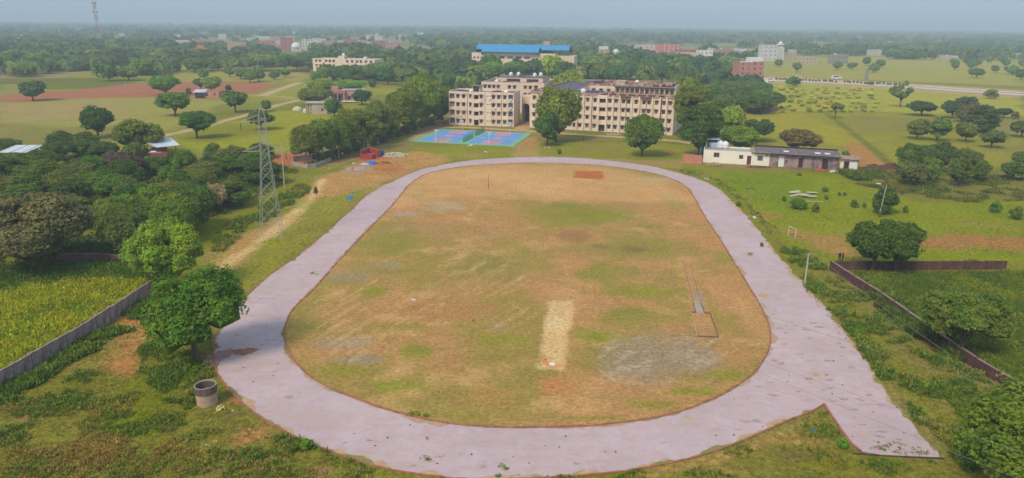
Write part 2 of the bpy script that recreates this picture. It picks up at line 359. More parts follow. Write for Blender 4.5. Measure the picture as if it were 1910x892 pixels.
# ------------------------------------------------------------------ track
INNER = [(940, 797), (1000, 797), (1080, 795), (1160, 788), (1240, 775), (1310, 752), (1370, 722), (1410, 690), (1432, 655), (1437, 625), (1432, 600), (1418, 570), (1400, 540), (1375, 500), (1345, 450), (1318, 410), (1300, 378), (1283, 352), (1262, 338), (1225, 325), (1170, 315), (1110, 308), (1040, 305), (980, 304), (900, 308), (850, 313), (800, 323), (774, 337), (757, 352), (735, 380), (700, 415), (660, 457), (620, 500), (580, 545), (548, 575), (533, 605), (531, 630), (540, 658), (565, 690), (600, 715), (660, 742), (720, 763), (780, 779), (850, 791)]
OUT_A = [(1537, 755), (1510, 770), (1470, 785), (1410, 812), (1340, 840), (1260, 862), (1160, 880), (1080, 888), (1000, 893), (900, 896), (800, 888), (720, 875), (640, 852), (570, 825), (520, 800), (480, 775), (440, 742), (415, 712), (402, 690), (396, 655), (400, 630), (418, 600), (450, 562), (500, 515), (550, 480), (600, 440), (650, 395), (690, 360), (745, 332), (790, 315), (850, 303), (900, 297), (980, 293), (1050, 293), (1120, 298), (1190, 306), (1250, 318), (1300, 333), (1330, 345), (1352, 362), (1395, 405), (1430, 448), (1470, 498), (1515, 545), (1560, 598), (1600, 652), (1640, 708), (1672, 752), (1700, 785), (1735, 828), (1752, 853)]
inner = catmull(poly(INNER), 10); outa = catmull(poly(OUT_A), 10, False)
def resample(P, step, closed):
    Q_ = np.vstack([P, P[:1]]) if closed else P
    s = np.r_[0, np.cumsum(np.hypot(*np.diff(Q_, axis=0).T))]; n = int(s[-1]/step); t = np.linspace(0, s[-1], n+1)
    R_ = np.stack([np.interp(t, s, Q_[:, i]) for i in (0, 1)], 1); return R_[:-1] if closed else R_
inner = resample(inner, .6, True); outa = resample(outa, .35, False)
spur = resample(poly([(1752, 853), (1700, 851), (1640, 848), (1605, 842), (1582, 822), (1560, 790), (1537, 755)]), .35, False)
def rag(P, amp, s, lo=0, hi=None):
    t = np.gradient(P, axis=0); nrm = np.stack([t[:, 1], -t[:, 0]], 1)/np.hypot(t[:, 0], t[:, 1])[:, None]
    k = (fbm(P[:, 0]/1.6, P[:, 1]/1.6, s, 4)-.5)*2*amp
    far = sstep(300, 60, P[:, 1])*.6+.4
    return P+nrm*(k*far)[:, None]
nb = int(len(outa)*.36)
outr = rag(outa, .55, 71); outr[:nb] = outa[:nb]*.8+outr[:nb]*.2
trk = np.vstack([outr, spur[1:-1]])
cen = inner.mean(0)
tri = tessellate_polygon([[Vector((x, y, 0)) for x, y in trk]])
m_, n_, p_, o_ = newmat('track_concrete'); p_.inputs['Roughness'].default_value = .8
c0 = n_.nodes.new('ShaderNodeRGB'); c0.outputs[0].default_value = (*lin((197, 172, 173)), 1)
col = mulc(n_, c0.outputs[0], rng_(n_, nmap(n_, .09, 4), .90, 1.10)); col = mulc(n_, col, rng_(n_, nmap(n_, 1.2, 5, .7), .95, 1.05))
col = mulc(n_, col, rng_(n_, nmap(n_, 14, 3, .7), .93, 1.07))
col = mixc(n_, rng_(n_, nmap(n_, .35, 6, .72, (1, 2.3, 1)), 0, .5, .50, .66), col, lin((186, 146, 142)))
col = mixc(n_, rng_(n_, nmap(n_, 1.1, 5, .75, (1, 2.6, 1)), 0, .5, .57, .70), col, lin((150, 124, 120)))
col = mixc(n_, rng_(n_, nmap(n_, .13, 6, .7, (1, 1.4, 1)), 0, .5, .46, .64), col, lin((186, 160, 146)))
col = mixc(n_, rng_(n_, nmap(n_, .22, 7, .75, (1.7, 1, 1)), 0, .35, .52, .62), col, lin((204, 190, 192)))
n_.links.new(col, p_.inputs['Base Color']); TRACK = m_
link('running_track', mesh('running_track', [(x, y, 0) for x, y in trk], tri), TRACK, kind='structure')
# ------------------------------------------------------------------ infield (fan of rings so the edge follows the kerb)
NR = 110; tt = np.linspace(0, 1, NR+1)[1:]**.75
ring = cen[None, None]+(inner[None]-cen[None, None])*tt[:, None, None]
IX = ring[..., 0]; IY = ring[..., 1]
n1 = fbm(IX/11, IY/11, 101, 5)[..., None]; n2 = fbm(IX/4, IY/5, 105, 5)[..., None]; n3 = fbm(IX/1.2, IY/1.2, 109, 4)[..., None]; n4 = fbm(IX/5, IY/1.6, 113, 4)[..., None]
br, gr, pa = (np.array(lin(c)) for c in ((186, 144, 98), (154, 141, 74), (212, 172, 122)))
IC = br+(gr-br)*(sstep(.38, .68, n1)*.8)
IC = IC+(pa-IC)*(sstep(.58, .8, n2)*.5); IC = IC+(np.array(lin((122, 132, 58)))-IC)*sstep(.5, .8, n4)*.25
IC = IC*(.86+.28*n3)
def IB(*a, **k): paint_blob(IC, IX, IY, *a, **k)
def IP(*a, **k): paint_poly(IC, IX, IY, *a, **k)
def IL(*a, **k): paint_line(IC, IX, IY, *a, **k)
for px, py, rx, ry, c, st in [
    (1090, 400, 140, 22, (124, 138, 54), .8), (1110, 402, 60, 8, (116, 142, 46), .8), (735, 450, 70, 22, (124, 138, 58), .75), (1050, 380, 40, 10, (120, 134, 54), .6),
    (1180, 465, 160, 22, (132, 136, 62), .6), (1130, 510, 70, 22, (124, 138, 56), .75), (1200, 545, 90, 16, (126, 142, 50), .8), (1180, 590, 70, 22, (122, 138, 54), .85), (1120, 628, 40, 12, (108, 140, 40), .85),
    (700, 545, 26, 12, (120, 144, 42), .8), (760, 610, 60, 10, (132, 138, 60), .6), (945, 635, 55, 14, (126, 144, 52), .75), (775, 655, 40, 14, (116, 144, 46), .85), (740, 720, 60, 14, (120, 146, 52), .8), (640, 690, 50, 16, (130, 144, 56), .75),
    (590, 610, 40, 14, (124, 134, 60), .7), (790, 345, 40, 4, (112, 142, 52), .8), (1200, 345, 50, 7, (140, 144, 70), .6), (1250, 375, 24, 20, (124, 146, 52), .6), (1350, 480, 22, 12, (126, 146, 54), .6),
    (900, 325, 110, 12, (204, 166, 118), .75), (1010, 345, 70, 10, (206, 168, 120), .7), (1220, 335, 40, 5, (172, 168, 150), .7), (1150, 375, 50, 10, (186, 142, 98), .7), (1190, 380, 80, 14, (176, 142, 96), .5),
    (830, 385, 45, 12, (186, 168, 142), .75), (760, 400, 34, 6, (178, 160, 142), .7), (740, 375, 30, 14, (204, 154, 110), .7), (650, 515, 50, 14, (150, 142, 118), .6), (720, 495, 40, 8, (150, 146, 122), .6), (920, 438, 20, 5, (166, 152, 138), .6),
    (640, 640, 60, 14, (156, 148, 134), .7), (670, 670, 50, 10, (150, 144, 126), .8), (930, 610, 20, 8, (158, 142, 124), .6), (1070, 440, 34, 14, (150, 118, 82), .7), (1185, 465, 30, 7, (134, 112, 82), .8), (1120, 460, 20, 6, (134, 112, 82), .7),
    (900, 495, 60, 20, (140, 132, 76), .5), (950, 520, 40, 12, (152, 134, 92), .5), (830, 430, 100, 20, (164, 138, 92), .6), (840, 580, 120, 20, (176, 134, 88), .7), (650, 570, 50, 14, (176, 138, 92), .7), (860, 540, 60, 20, (178, 140, 92), .6),
    (1040, 720, 40, 20, (194, 136, 92), .8), (900, 740, 60, 20, (178, 144, 86), .7), (980, 700, 50, 20, (152, 138, 76), .6), (1045, 545, 34, 10, (200, 156, 104), .8), (1055, 660, 30, 50, (182, 142, 94), .5),
    (1230, 660, 110, 40, (158, 140, 118), .85), (1180, 690, 60, 30, (160, 146, 128), .7), (1290, 665, 50, 30, (168, 150, 130), .8), (1310, 620, 40, 14, (130, 130, 84), .6), (1400, 590, 24, 60, (196, 154, 106), .75), (1370, 660, 24, 40, (180, 140, 90), .8), (1340, 545, 24, 40, (192, 148, 104), .7),
    (1360, 700, 50, 10, (136, 144, 56), .85), (1300, 730, 60, 10, (136, 146, 56), .85), (1210, 755, 60, 8, (140, 144, 62), .8), (1110, 780, 80, 6, (150, 142, 70), .7), (1130, 740, 60, 10, (178, 146, 96), .7), (860, 775, 60, 6, (144, 140, 66), .7), (1080, 340, 60, 8, (186, 148, 100), .5)]:
    if c[1] > c[0]: c = tuple(int(v*.75+w_*.25) for v, w_ in zip(c, (168, 142, 82)))
    IB(px, py, rx, ry, c, st, s=int(px+py) % 97, rag=.45)
IP([(760, 345), (800, 322), (900, 309), (1040, 306), (1180, 317), (1262, 340), (1290, 370), (1200, 372), (1000, 378), (860, 372), (740, 385)], (212, 168, 120), 4, 7, .6, 12, s=140)
IP([(1022, 562), (1070, 560), (1062, 620), (1052, 692), (1004, 688), (1012, 630)], (222, 192, 144), .4, .4, .82, 1.5, s=120)
IB(1036, 600, 14, 12, (226, 208, 174), .6, 122); IB(1030, 682, 20, 5, (214, 146, 96), .8, 123); IB(1018, 672, 10, 8, (204, 138, 92), .7, 124)
IP([(1072, 319), (1122, 319), (1127, 331), (1120, 335), (1068, 332)], (184, 108, 70), .5, .6, .95, 2, s=125)
IP([(1268, 485), (1290, 485), (1324, 584), (1341, 630), (1300, 629), (1290, 584)], (188, 146, 104), .3, .3, .8, 2, s=126)
IP([(1291, 545), (1309, 545), (1315, 584), (1297, 584)], (170, 150, 132), .2, .2, .9, 2, s=127)
R0 = random.Random(5)
for k in range(52):      # pale wheel scuffs, running up to the right
    px, py = R0.choice([(650, 610), (700, 600), (660, 640), (730, 570), (920, 520), (960, 590), (640, 560), (870, 510), (780, 590)]); px += R0.uniform(-45, 45); py += R0.uniform(-28, 28)
    L = R0.uniform(12, 46); IL([(px-L, py+L*.55), (px, py+R0.uniform(-2, 2)), (px+L, py-L*.6)], (208, 174, 124), R0.uniform(.1, .5), .35, .5, R0.uniform(.25, .6), s=200+k, scale=1.1)
for k in range(70):      # streaks of ash and stones
    px = R0.uniform(1130, 1340); py = R0.uniform(625, 715); L = R0.uniform(5, 22); t = R0.uniform(-.8, .2)
    IL([(px-L, py-L*t), (px+L, py+L*t)], R0.choice([(196, 178, 156), (140, 118, 96), (186, 166, 142)]), R0.uniform(.1, .3), .2, .25, R0.uniform(.4, .8), s=300+k, scale=1.)
for k in range(12): IL([(880+k*8, 325+k*3), (960+k*9, 330+k*3)], (212, 178, 132), .5, .5, .6, .5, s=400+k)
NB = len(inner); V = np.concatenate([[[cen[0], cen[1], .02]], np.stack([IX, IY, np.full(IX.shape, .02)], -1).reshape(-1, 3)])
# centre cap as quads is awkward, so the fan is triangulated
a = np.arange(NB); b = (a+1) % NB; T = [np.stack([np.zeros(NB, int), 1+a, 1+b], 1)]
for r in range(NR-1):
    o = 1+r*NB; T += [np.stack([o+a, o+NB+a, o+NB+b], 1), np.stack([o+a, o+NB+b, o+b], 1)]
gk = np.clip((IC[..., 1:2]/IC[..., 0:1]-.8)/.5, 0, 1); IC = IC*np.array([1.04, .94, .8])*(1+gk*np.array([.15, 0, -.25]))
me = npmesh('infield', V, np.concatenate(T)); colattr(me, np.concatenate([IC[0].mean(0)[None], IC.reshape(-1, 3)]))
link('infield_ground', me, ground_mat('infield_soil', (2.0, 6.5), .30, .6), kind='structure')
# ------------------------------------------------------------------ kerbs
BRK = plain('kerb_brick', (168, 104, 84), .9, .3, 1.5, (150, 124, 92), .9)
_kr = random.Random(4)
def strip(P, w_, h, closed, z0=.0):
    n = len(P); t = np.roll(P, -1, 0)-np.roll(P, 1, 0)
    if not closed: t[0] = P[1]-P[0]; t[-1] = P[-1]-P[-2]
    nr = np.stack([-t[:, 1], t[:, 0]], 1)/np.hypot(t[:, 0], t[:, 1])[:, None]*w_/2; mb = MB(); V = []
    for i in range(n):
        q_ = _kr.choice((1, 1, 1, .85, .6, .25)); wq = _kr.uniform(.7, 1.15)
        for s_, z in ((-1*wq, z0), (-1*wq, h*q_), (1*wq, h*q_), (1*wq, z0)): V.append((P[i][0]+nr[i][0]*s_, P[i][1]+nr[i][1]*s_, z))
    Fc = []
    for i in range(n if closed else n-1):
        j = (i+1) % n
        for k in range(3): Fc.append((i*4+k, i*4+k+1, j*4+k+1, j*4+k))
    return mb.add(V, [f for k_, f in enumerate(Fc) if _kr.random() > .05 or True])
jit = inner + np.random.default_rng(2).normal(0, .015, inner.shape)
tag(strip(jit, .20, .11, True).build('track_kerb', BRK), 'thin red brick kerb ringing the infield along the inner edge of the track', 'kerb')
ok = resample(outa[:int(len(outa)*.40)], .6, False)
tag(strip(ok-(cen-ok)/np.hypot(*(cen-ok).T)[:, None]*-.05, .18, .09, False, -.03).build('track_kerb', BRK), 'low red brick kerb along the near outer edge of the track', 'kerb')
spk = resample(poly([(1537, 754), (1560, 789), (1582, 821), (1604, 842)]), .6, False)
tag(strip(spk, .24, .12, False, -.03).build('track_kerb', BRK), 'short red brick kerb running down the near side of the track spur', 'kerb')
tag(strip(resample(poly([(1590, 846), (1640, 850), (1700, 853), (1760, 856)]), .6, False), .12, .1, False, -.03).build('spur_edging', plain('dark_edging', (84, 70, 60))), 'dark edging line across the end of the track spur', 'kerb')
_ez = [.004]
def edge_dust(P, closed, side, wmax, seed, rgb, name, thr=.42):
    _ez[0] += .003
    n = len(P); t = np.roll(P, -1, 0)-np.roll(P, 1, 0)
    if not closed: t[0] = P[1]-P[0]; t[-1] = P[-1]-P[-2]
    nr = np.stack([-t[:, 1], t[:, 0]], 1)/np.hypot(t[:, 0], t[:, 1])[:, None]*side
    w_ = np.clip(fbm(P[:, 0]/2.2, P[:, 1]/2.2, seed, 4)-thr, 0, 1)*wmax*4; w_ += np.random.default_rng(seed).uniform(0, .08, n); V = []
    for i in range(n): V += [(*(P[i]-nr[i]*.02), _ez[0]), (*(P[i]+nr[i]*w_[i]), _ez[0])]
    link(name, mesh(name, V, [(2*i, 2*i+1, 2*((i+1) % n)+1, 2*((i+1) % n)) for i in range(n if closed else n-1)]), plain('dust_%d' % rgb[0], rgb, .95, .15, 1.5), kind='structure')
fin = resample(inner, .3, True)
ccw = 1 if np.cross(np.r_[inner[5]-inner[0]], np.r_[cen-inner[0]]) > 0 else -1
edge_dust(fin, True, -ccw, .55, 5, (186, 150, 122), 'edge_dust'); edge_dust(fin+(fin-cen)/np.hypot(*(fin-cen).T)[:, None]*.12, True, -ccw, .25, 9, (150, 132, 92), 'edge_dust', .5)
co = 1 if np.cross(outa[30]-outa[20], cen-outa[20]) > 0 else -1
edge_dust(outr[:-3], False, co, .7, 6, (188, 156, 124), 'edge_dust'); edge_dust(outr[:-3], False, co, .5, 12, (140, 132, 76), 'edge_dust', .5)
# ------------------------------------------------------------------ dirt washed over the track
DIRT = plain('red_dirt', (176, 110, 82), .95, .2, 1.2, (140, 84, 64), .6)
def patch(px, py, rx, ry, mat, z, s, name='dirt_patch'):
    c = at(px, py); RX = rx*dep(c)/F; RY = abs(at(px, py-ry)[1]-at(px, py+ry)[1])/2; r_ = random.Random(s); V = [(c[0], c[1], z)]; N = 40
    ph = [r_.uniform(0, 6.3) for _ in range(5)]
    for k in range(N):
        a_ = 2*math.pi*k/N; q = 1+.18*math.sin(2*a_+ph[0])+.14*math.sin(3*a_+ph[1])+.1*math.sin(7*a_+ph[2])+.08*math.sin(13*a_+ph[3])
        V.append((c[0]+RX*q*math.cos(a_), c[1]+RY*q*math.sin(a_), z))
    link(name, mesh(name, V, [(0, 1+k, 1+(k+1) % N) for k in range(N)]), mat, kind='structure')
patch(455, 656, 20, 7, DIRT, .022, 1); patch(404, 668, 20, 16, plain('red_dirt_film', (172, 132, 122), .95, .12, 1.2), .025, 2)
patch(1522, 697, 14, 5, plain('tan_dust', (196, 168, 140), .9), .004, 4); patch(1284, 779, 10, 4, MATS['tan_dust'], .004, 5); patch(1425, 552, 12, 5, plain('orange_dust', (196, 158, 132), .9), .004, 6)
rs_ = random.Random(17); k_ = 0
while k_ < 60:
    px, py = rs_.choice([(rs_.uniform(1330, 1700), rs_.uniform(600, 840)), (rs_.uniform(420, 1500), rs_.uniform(560, 880)), (rs_.uniform(1450, 1700), rs_.uniform(600, 760))]); c_ = at(px, py); q_ = (np.array([c_.x]), np.array([c_.y]))
    if sdist(*q_, inner)[0] > -1 or sdist(*q_, trk)[0] < 1: continue
    k_ += 1; w_ = rs_.uniform(2, 9); patch(px, py, w_, w_*rs_.uniform(.18, .34), plain('track_stain_%d' % (k_ % 3), ((186, 162, 161), (179, 155, 153), (193, 168, 162))[k_ % 3], .9, .2, 2), .028+.0006*k_, 900+k_, 'track_stain')
# ================================================================== PLANTS
rngN = np.random.default_rng(11)
ICO = None
def ico():
    import bmesh
    bm = bmesh.new(); bmesh.ops.create_icosphere(bm, subdivisions=2, radius=1)
    V = np.array([v.co[:] for v in bm.verts]); Fc = np.array([[v.index for v in f.verts] for f in bm.faces]); bm.free(); return V, Fc
ICO = ico()
def crown_mesh(name, kind, n, leaf, seed):
    """normalised: half width 1, total tree height 1 (trunk included)"""
    r = np.random.default_rng(seed); vs = .36 if kind == 'tall' else .5 if kind == 'bush' else .56
    if kind == 'round': z0, z1, nl, rl = .12, 1., 26, .40
    elif kind == 'umbrella': z0, z1, nl, rl = .22, 1., 26, .34
    elif kind == 'tall': z0, z1, nl, rl = .12, 1., 24, .44
    elif kind == 'bush': z0, z1, nl, rl = -.02, 1., 18, .42
    elif kind == 'feather': z0, z1, nl, rl = .14, 1., 34, .33
    elif kind == 'thin': z0, z1, nl, rl = .35, 1., 14, .26
    H2 = (z1-z0)/2; zc = (z0+z1)/2; C = []; Rr = []
    ar = .58 if kind == 'umbrella' else .62
    for i in range(nl):
        a = r.uniform(0, 2*np.pi); t = r.uniform(-1, 1) if kind != 'umbrella' else r.uniform(-.9, .9)
        prof = math.sqrt(max(0, 1-t*t))
        if kind == 'round': prof = (1-abs(t)**2.4)**.5*(1 if t > 0 else .92)
        if kind == 'tall': prof = (1-abs(t)**3)**.5*(.95-.2*t)
        if kind == 'umbrella': prof = (1-abs(t)**2.6)**.5
        if kind == 'bush': prof = (1-abs(t)**2.2)**.5*(1. if t < 0 else .9)
        rad = prof*r.uniform(.35, 1.)**.6*(1-rl*.8)
        rr = rl*r.uniform(.5, 1.25)
        C.append((rad*math.cos(a), rad*math.sin(a), zc+t*max(.05, H2-rr*vs))); Rr.append(rr)
    C = np.array(C); Rr = np.array(Rr); vz = H2*1.0*ar/.5   # vertical stretch of a lobe
    SZ = np.array([1, 1, vs])
    Rr = Rr*r.uniform(.85, 1.2, nl); pts = []; nrm = []; per = int(n*1.7/nl)
    for i in range(nl):
        d = r.normal(size=(per, 3)); d /= np.linalg.norm(d, axis=1)[:, None]
        d[:, 2] = np.where(d[:, 2] < -.35, -d[:, 2], d[:, 2])
        # leaves gather in sprays
        bump = 1+.13*np.sin(d[:, 0]*9+i)*np.sin(d[:, 1]*8+2*i)+.10*np.sin(d[:, 2]*11+i)
        q = C[i]+d*(Rr[i]*bump*r.uniform(.80, 1.06, per))[:, None]*SZ
        keep = np.ones(per, bool)
        for j in range(nl):
            if j != i: keep &= (np.linalg.norm((q-C[j])/SZ, axis=1) > Rr[j]*.80)
        pts.append(q[keep]); nrm.append(d[keep])
    pts = np.concatenate(pts); nrm = np.concatenate(nrm)
    if len(pts) > n: k = r.choice(len(pts), n, False); pts = pts[k]; nrm = nrm[k]
    m_ = len(pts); nn = nrm+r.normal(0, .55, (m_, 3)); nn[:, 2] += .25; nn /= np.linalg.norm(nn, axis=1)[:, None]
    t = np.cross(nn, r.normal(size=(m_, 3))); t /= np.linalg.norm(t, axis=1)[:, None]; b_ = np.cross(nn, t)
    s = leaf*r.uniform(.55, 1.35, m_)[:, None]; Sc = np.array([1, 1, .9*1.0])
    el = 1.0 if kind != 'feather' else 1.3
    tt_ = t*s*el; bb_ = b_*s*.62
    # z extent is in height units: convert (height ~ 1.1 widths/2*2)
    hz = np.array([1, 1, vs])
    V = np.stack([pts-tt_*hz, pts+bb_*hz+nn*s*.15*hz, pts+tt_*hz, pts-bb_*hz+nn*s*.15*hz], 1).reshape(-1, 3)
    Q = np.arange(4*m_).reshape(-1, 4)
    # solid irregular cores: shade deep in the crown put into their darker tone
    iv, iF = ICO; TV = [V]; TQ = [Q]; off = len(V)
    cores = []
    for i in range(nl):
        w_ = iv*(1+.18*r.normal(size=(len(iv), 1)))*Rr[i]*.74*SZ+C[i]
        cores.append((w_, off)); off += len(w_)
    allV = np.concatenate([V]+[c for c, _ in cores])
    me = bpy.data.meshes.new(name); faces = np.concatenate([iF+o for _, o in cores])
    nq = len(Q); nt_ = len(faces)
    me.vertices.add(len(allV)); me.vertices.foreach_set('co', allV.astype(np.float32).ravel())
    loops = np.concatenate([Q.ravel(), faces.ravel()]).astype(np.int32)
    me.loops.add(len(loops)); me.loops.foreach_set('vertex_index', loops)
    me.polygons.add(nq+nt_)
    me.polygons.foreach_set('loop_start', np.concatenate([np.arange(nq)*4, nq*4+np.arange(nt_)*3]).astype(np.int32))
    me.polygons.foreach_set('loop_total', np.concatenate([np.full(nq, 4), np.full(nt_, 3)]).astype(np.int32))
    me.update(calc_edges=True)
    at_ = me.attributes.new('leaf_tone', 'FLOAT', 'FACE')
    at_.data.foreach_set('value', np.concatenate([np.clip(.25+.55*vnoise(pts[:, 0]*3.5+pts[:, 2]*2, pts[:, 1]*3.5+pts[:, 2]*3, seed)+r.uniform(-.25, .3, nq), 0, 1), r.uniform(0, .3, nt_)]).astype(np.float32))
    me.materials.append(LEAF); return me
CR = {}
def crown(kind, lod, var):
    k = (kind, lod, var)
    if k not in CR:
        n, lf = {0: (24000, .032), 1: (11000, .044), 2: (4200, .072), 3: (1000, .125), 4: (260, .23)}[lod]
        if kind == 'feather': n = int(n*1.2); lf *= .85
        if kind == 'thin': n = int(n*.5)
        CR[k] = crown_mesh('crown_'+kind, kind, n, lf, hash((kind == 'round', kind == 'tall', lod, var)) % 1000+len(CR))
    return CR[k]
def trunk_mesh(kind, seed):
    r = random.Random(seed); mb = MB(); rt = .055
    if kind == 'tall': rt = .05
    if kind in ('bush',): rt = .03
    fork = {'round': .2, 'umbrella': .18, 'tall': .3, 'bush': .05, 'feather': .12, 'thin': .25}[kind]
    lean = (r.uniform(-.06, .06), r.uniform(-.06, .06))
    base = [(0, 0, -.02), (lean[0]*.4, lean[1]*.4, fork*.5), (lean[0], lean[1], fork)]
    mb.tube(base, [rt*1.3, rt, rt*.85], 8)
    for k in range(7 if kind != 'tall' else 5):
        a_ = 2*math.pi*(k+r.uniform(0, .6))/(7 if kind != 'tall' else 5); rad = r.uniform(.3, .62)
        e = (math.cos(a_)*rad, math.sin(a_)*rad, r.uniform(.58, .85)); md = (lean[0]+e[0]*.42, lean[1]+e[1]*.42, fork+(e[2]-fork)*.55)
        mb.tube([base[-1], md, e], [rt*.62, rt*.42, rt*.15], 6)
        a2 = a_+r.uniform(-.9, .9); mb.tube([md, (md[0]+.25*math.cos(a2), md[1]+.25*math.sin(a2), md[2]+.2)], [rt*.35, rt*.1], 5)
    return mesh('trunk', mb.v, mb.f)
TR = {}
def tree(px, py, wpx, top, kind='round', color=(70, 96, 44), label='', group=None, name=None, cat='tree', lod=None, seed=None, bark=BARK, base=None, wh=None):
    if base is None:
        b_ = at(px, py); w_ = wpx*dep(b_)/F; h = max(.6, ztop((b_[0], b_[1]), top))
    else:
        b_ = base; w_, h = wh; wpx = w_*F/dep(b_)
    sd_ = seed if seed is not None else int(abs(b_[0]*13+b_[1]*7)); r = random.Random(sd_)
    if lod is None: lod = 0 if wpx > 110 else 1 if wpx > 55 else 2 if wpx > 24 else 3 if wpx > 10 else 4
    t = thing(name or ('shrub' if kind == 'bush' else 'tree'), label, cat, b_, r.uniform(0, 6.28), group)
    t.scale = (w_/2, w_/2, h); var = sd_ % (2 if lod == 0 else 3)
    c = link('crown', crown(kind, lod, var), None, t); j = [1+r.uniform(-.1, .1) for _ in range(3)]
    l_ = lin(color); f_ = 1+.5*min(1, max(0, (dep(b_)-140)/250)); c.color = (l_[0]*j[0]*1.7*f_, l_[1]*j[1]*1.36*f_, l_[2]*j[2]*.95*f_, 1)  # far crowns brightened with distance: haze put into the leaf colour
    if kind != 'bush' or lod < 2:
        k = (kind, var, bark.name)
        if k not in TR: TR[k] = trunk_mesh(kind, var*7+3); TR[k].materials.append(bark)
        link('trunk', TR[k], None, t)
    return t
DG, MG, YG, BG, OL, GB = (64, 92, 42), (84, 112, 48), (112, 138, 50), (58, 88, 56), (104, 116, 60), (106, 104, 78)
# --- near and single trees, each described
T_ = tree
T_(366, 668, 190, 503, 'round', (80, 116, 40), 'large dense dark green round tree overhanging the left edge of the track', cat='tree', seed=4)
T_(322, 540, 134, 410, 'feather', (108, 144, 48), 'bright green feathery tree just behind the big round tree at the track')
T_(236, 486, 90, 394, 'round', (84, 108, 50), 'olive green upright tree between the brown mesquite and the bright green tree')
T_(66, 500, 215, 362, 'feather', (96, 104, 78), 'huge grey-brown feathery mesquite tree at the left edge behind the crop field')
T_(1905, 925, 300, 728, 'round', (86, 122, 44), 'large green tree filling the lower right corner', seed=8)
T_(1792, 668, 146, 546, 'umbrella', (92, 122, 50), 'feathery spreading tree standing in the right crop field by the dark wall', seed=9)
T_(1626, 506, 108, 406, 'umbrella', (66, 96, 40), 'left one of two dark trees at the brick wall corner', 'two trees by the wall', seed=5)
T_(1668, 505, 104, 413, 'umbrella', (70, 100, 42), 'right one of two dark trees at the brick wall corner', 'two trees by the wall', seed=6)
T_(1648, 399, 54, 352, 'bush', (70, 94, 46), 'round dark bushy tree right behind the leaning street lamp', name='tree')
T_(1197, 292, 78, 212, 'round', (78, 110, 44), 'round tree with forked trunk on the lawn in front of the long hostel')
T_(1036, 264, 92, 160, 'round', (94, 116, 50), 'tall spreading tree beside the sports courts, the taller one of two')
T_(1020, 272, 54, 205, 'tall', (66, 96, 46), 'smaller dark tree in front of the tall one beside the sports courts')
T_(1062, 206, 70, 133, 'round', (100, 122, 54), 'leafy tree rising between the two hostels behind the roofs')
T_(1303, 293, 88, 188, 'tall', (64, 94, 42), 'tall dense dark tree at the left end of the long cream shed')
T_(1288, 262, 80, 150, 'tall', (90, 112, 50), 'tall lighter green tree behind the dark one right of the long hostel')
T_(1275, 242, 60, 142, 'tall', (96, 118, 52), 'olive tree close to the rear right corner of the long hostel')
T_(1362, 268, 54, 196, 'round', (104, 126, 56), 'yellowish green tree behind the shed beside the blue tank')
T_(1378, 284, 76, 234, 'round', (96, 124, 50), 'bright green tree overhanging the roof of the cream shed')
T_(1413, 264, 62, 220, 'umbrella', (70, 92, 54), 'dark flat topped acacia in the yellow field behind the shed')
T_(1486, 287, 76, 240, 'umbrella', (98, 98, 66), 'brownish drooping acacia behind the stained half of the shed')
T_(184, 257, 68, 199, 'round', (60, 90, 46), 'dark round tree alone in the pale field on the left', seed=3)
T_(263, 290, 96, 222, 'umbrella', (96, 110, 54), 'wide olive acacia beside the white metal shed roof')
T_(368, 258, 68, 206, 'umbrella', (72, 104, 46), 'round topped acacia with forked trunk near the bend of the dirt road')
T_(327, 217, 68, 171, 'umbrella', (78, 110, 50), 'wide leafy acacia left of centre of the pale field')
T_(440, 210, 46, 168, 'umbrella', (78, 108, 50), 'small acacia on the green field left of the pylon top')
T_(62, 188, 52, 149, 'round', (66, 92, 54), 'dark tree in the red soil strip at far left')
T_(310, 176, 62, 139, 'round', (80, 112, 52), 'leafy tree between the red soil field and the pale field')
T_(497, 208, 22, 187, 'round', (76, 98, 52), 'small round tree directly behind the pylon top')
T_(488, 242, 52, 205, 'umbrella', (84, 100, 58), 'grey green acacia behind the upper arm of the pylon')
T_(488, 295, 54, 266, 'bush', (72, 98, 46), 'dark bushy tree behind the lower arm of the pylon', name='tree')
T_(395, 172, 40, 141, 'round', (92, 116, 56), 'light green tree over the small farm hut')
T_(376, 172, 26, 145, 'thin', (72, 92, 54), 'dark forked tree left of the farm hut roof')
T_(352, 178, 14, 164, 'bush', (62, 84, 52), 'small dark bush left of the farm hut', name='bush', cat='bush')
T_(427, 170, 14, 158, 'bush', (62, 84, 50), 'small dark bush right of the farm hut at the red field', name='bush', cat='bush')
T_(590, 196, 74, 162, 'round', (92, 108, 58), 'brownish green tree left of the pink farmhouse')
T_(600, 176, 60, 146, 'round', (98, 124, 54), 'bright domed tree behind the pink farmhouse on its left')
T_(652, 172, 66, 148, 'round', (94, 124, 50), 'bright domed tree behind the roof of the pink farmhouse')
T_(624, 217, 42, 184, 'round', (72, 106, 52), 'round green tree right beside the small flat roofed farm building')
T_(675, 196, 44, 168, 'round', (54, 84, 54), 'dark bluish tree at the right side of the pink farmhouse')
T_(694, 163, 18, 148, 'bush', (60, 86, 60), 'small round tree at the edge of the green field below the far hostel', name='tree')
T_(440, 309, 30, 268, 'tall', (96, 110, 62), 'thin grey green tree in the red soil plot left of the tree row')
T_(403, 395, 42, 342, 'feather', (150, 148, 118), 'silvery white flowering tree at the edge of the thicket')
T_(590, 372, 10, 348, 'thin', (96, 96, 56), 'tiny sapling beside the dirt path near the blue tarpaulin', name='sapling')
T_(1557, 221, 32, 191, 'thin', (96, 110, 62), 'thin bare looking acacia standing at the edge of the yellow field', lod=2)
T_(1679, 200, 44, 158, 'thin', (84, 102, 60), 'leaning forked acacia above the shrub field at right', lod=2)
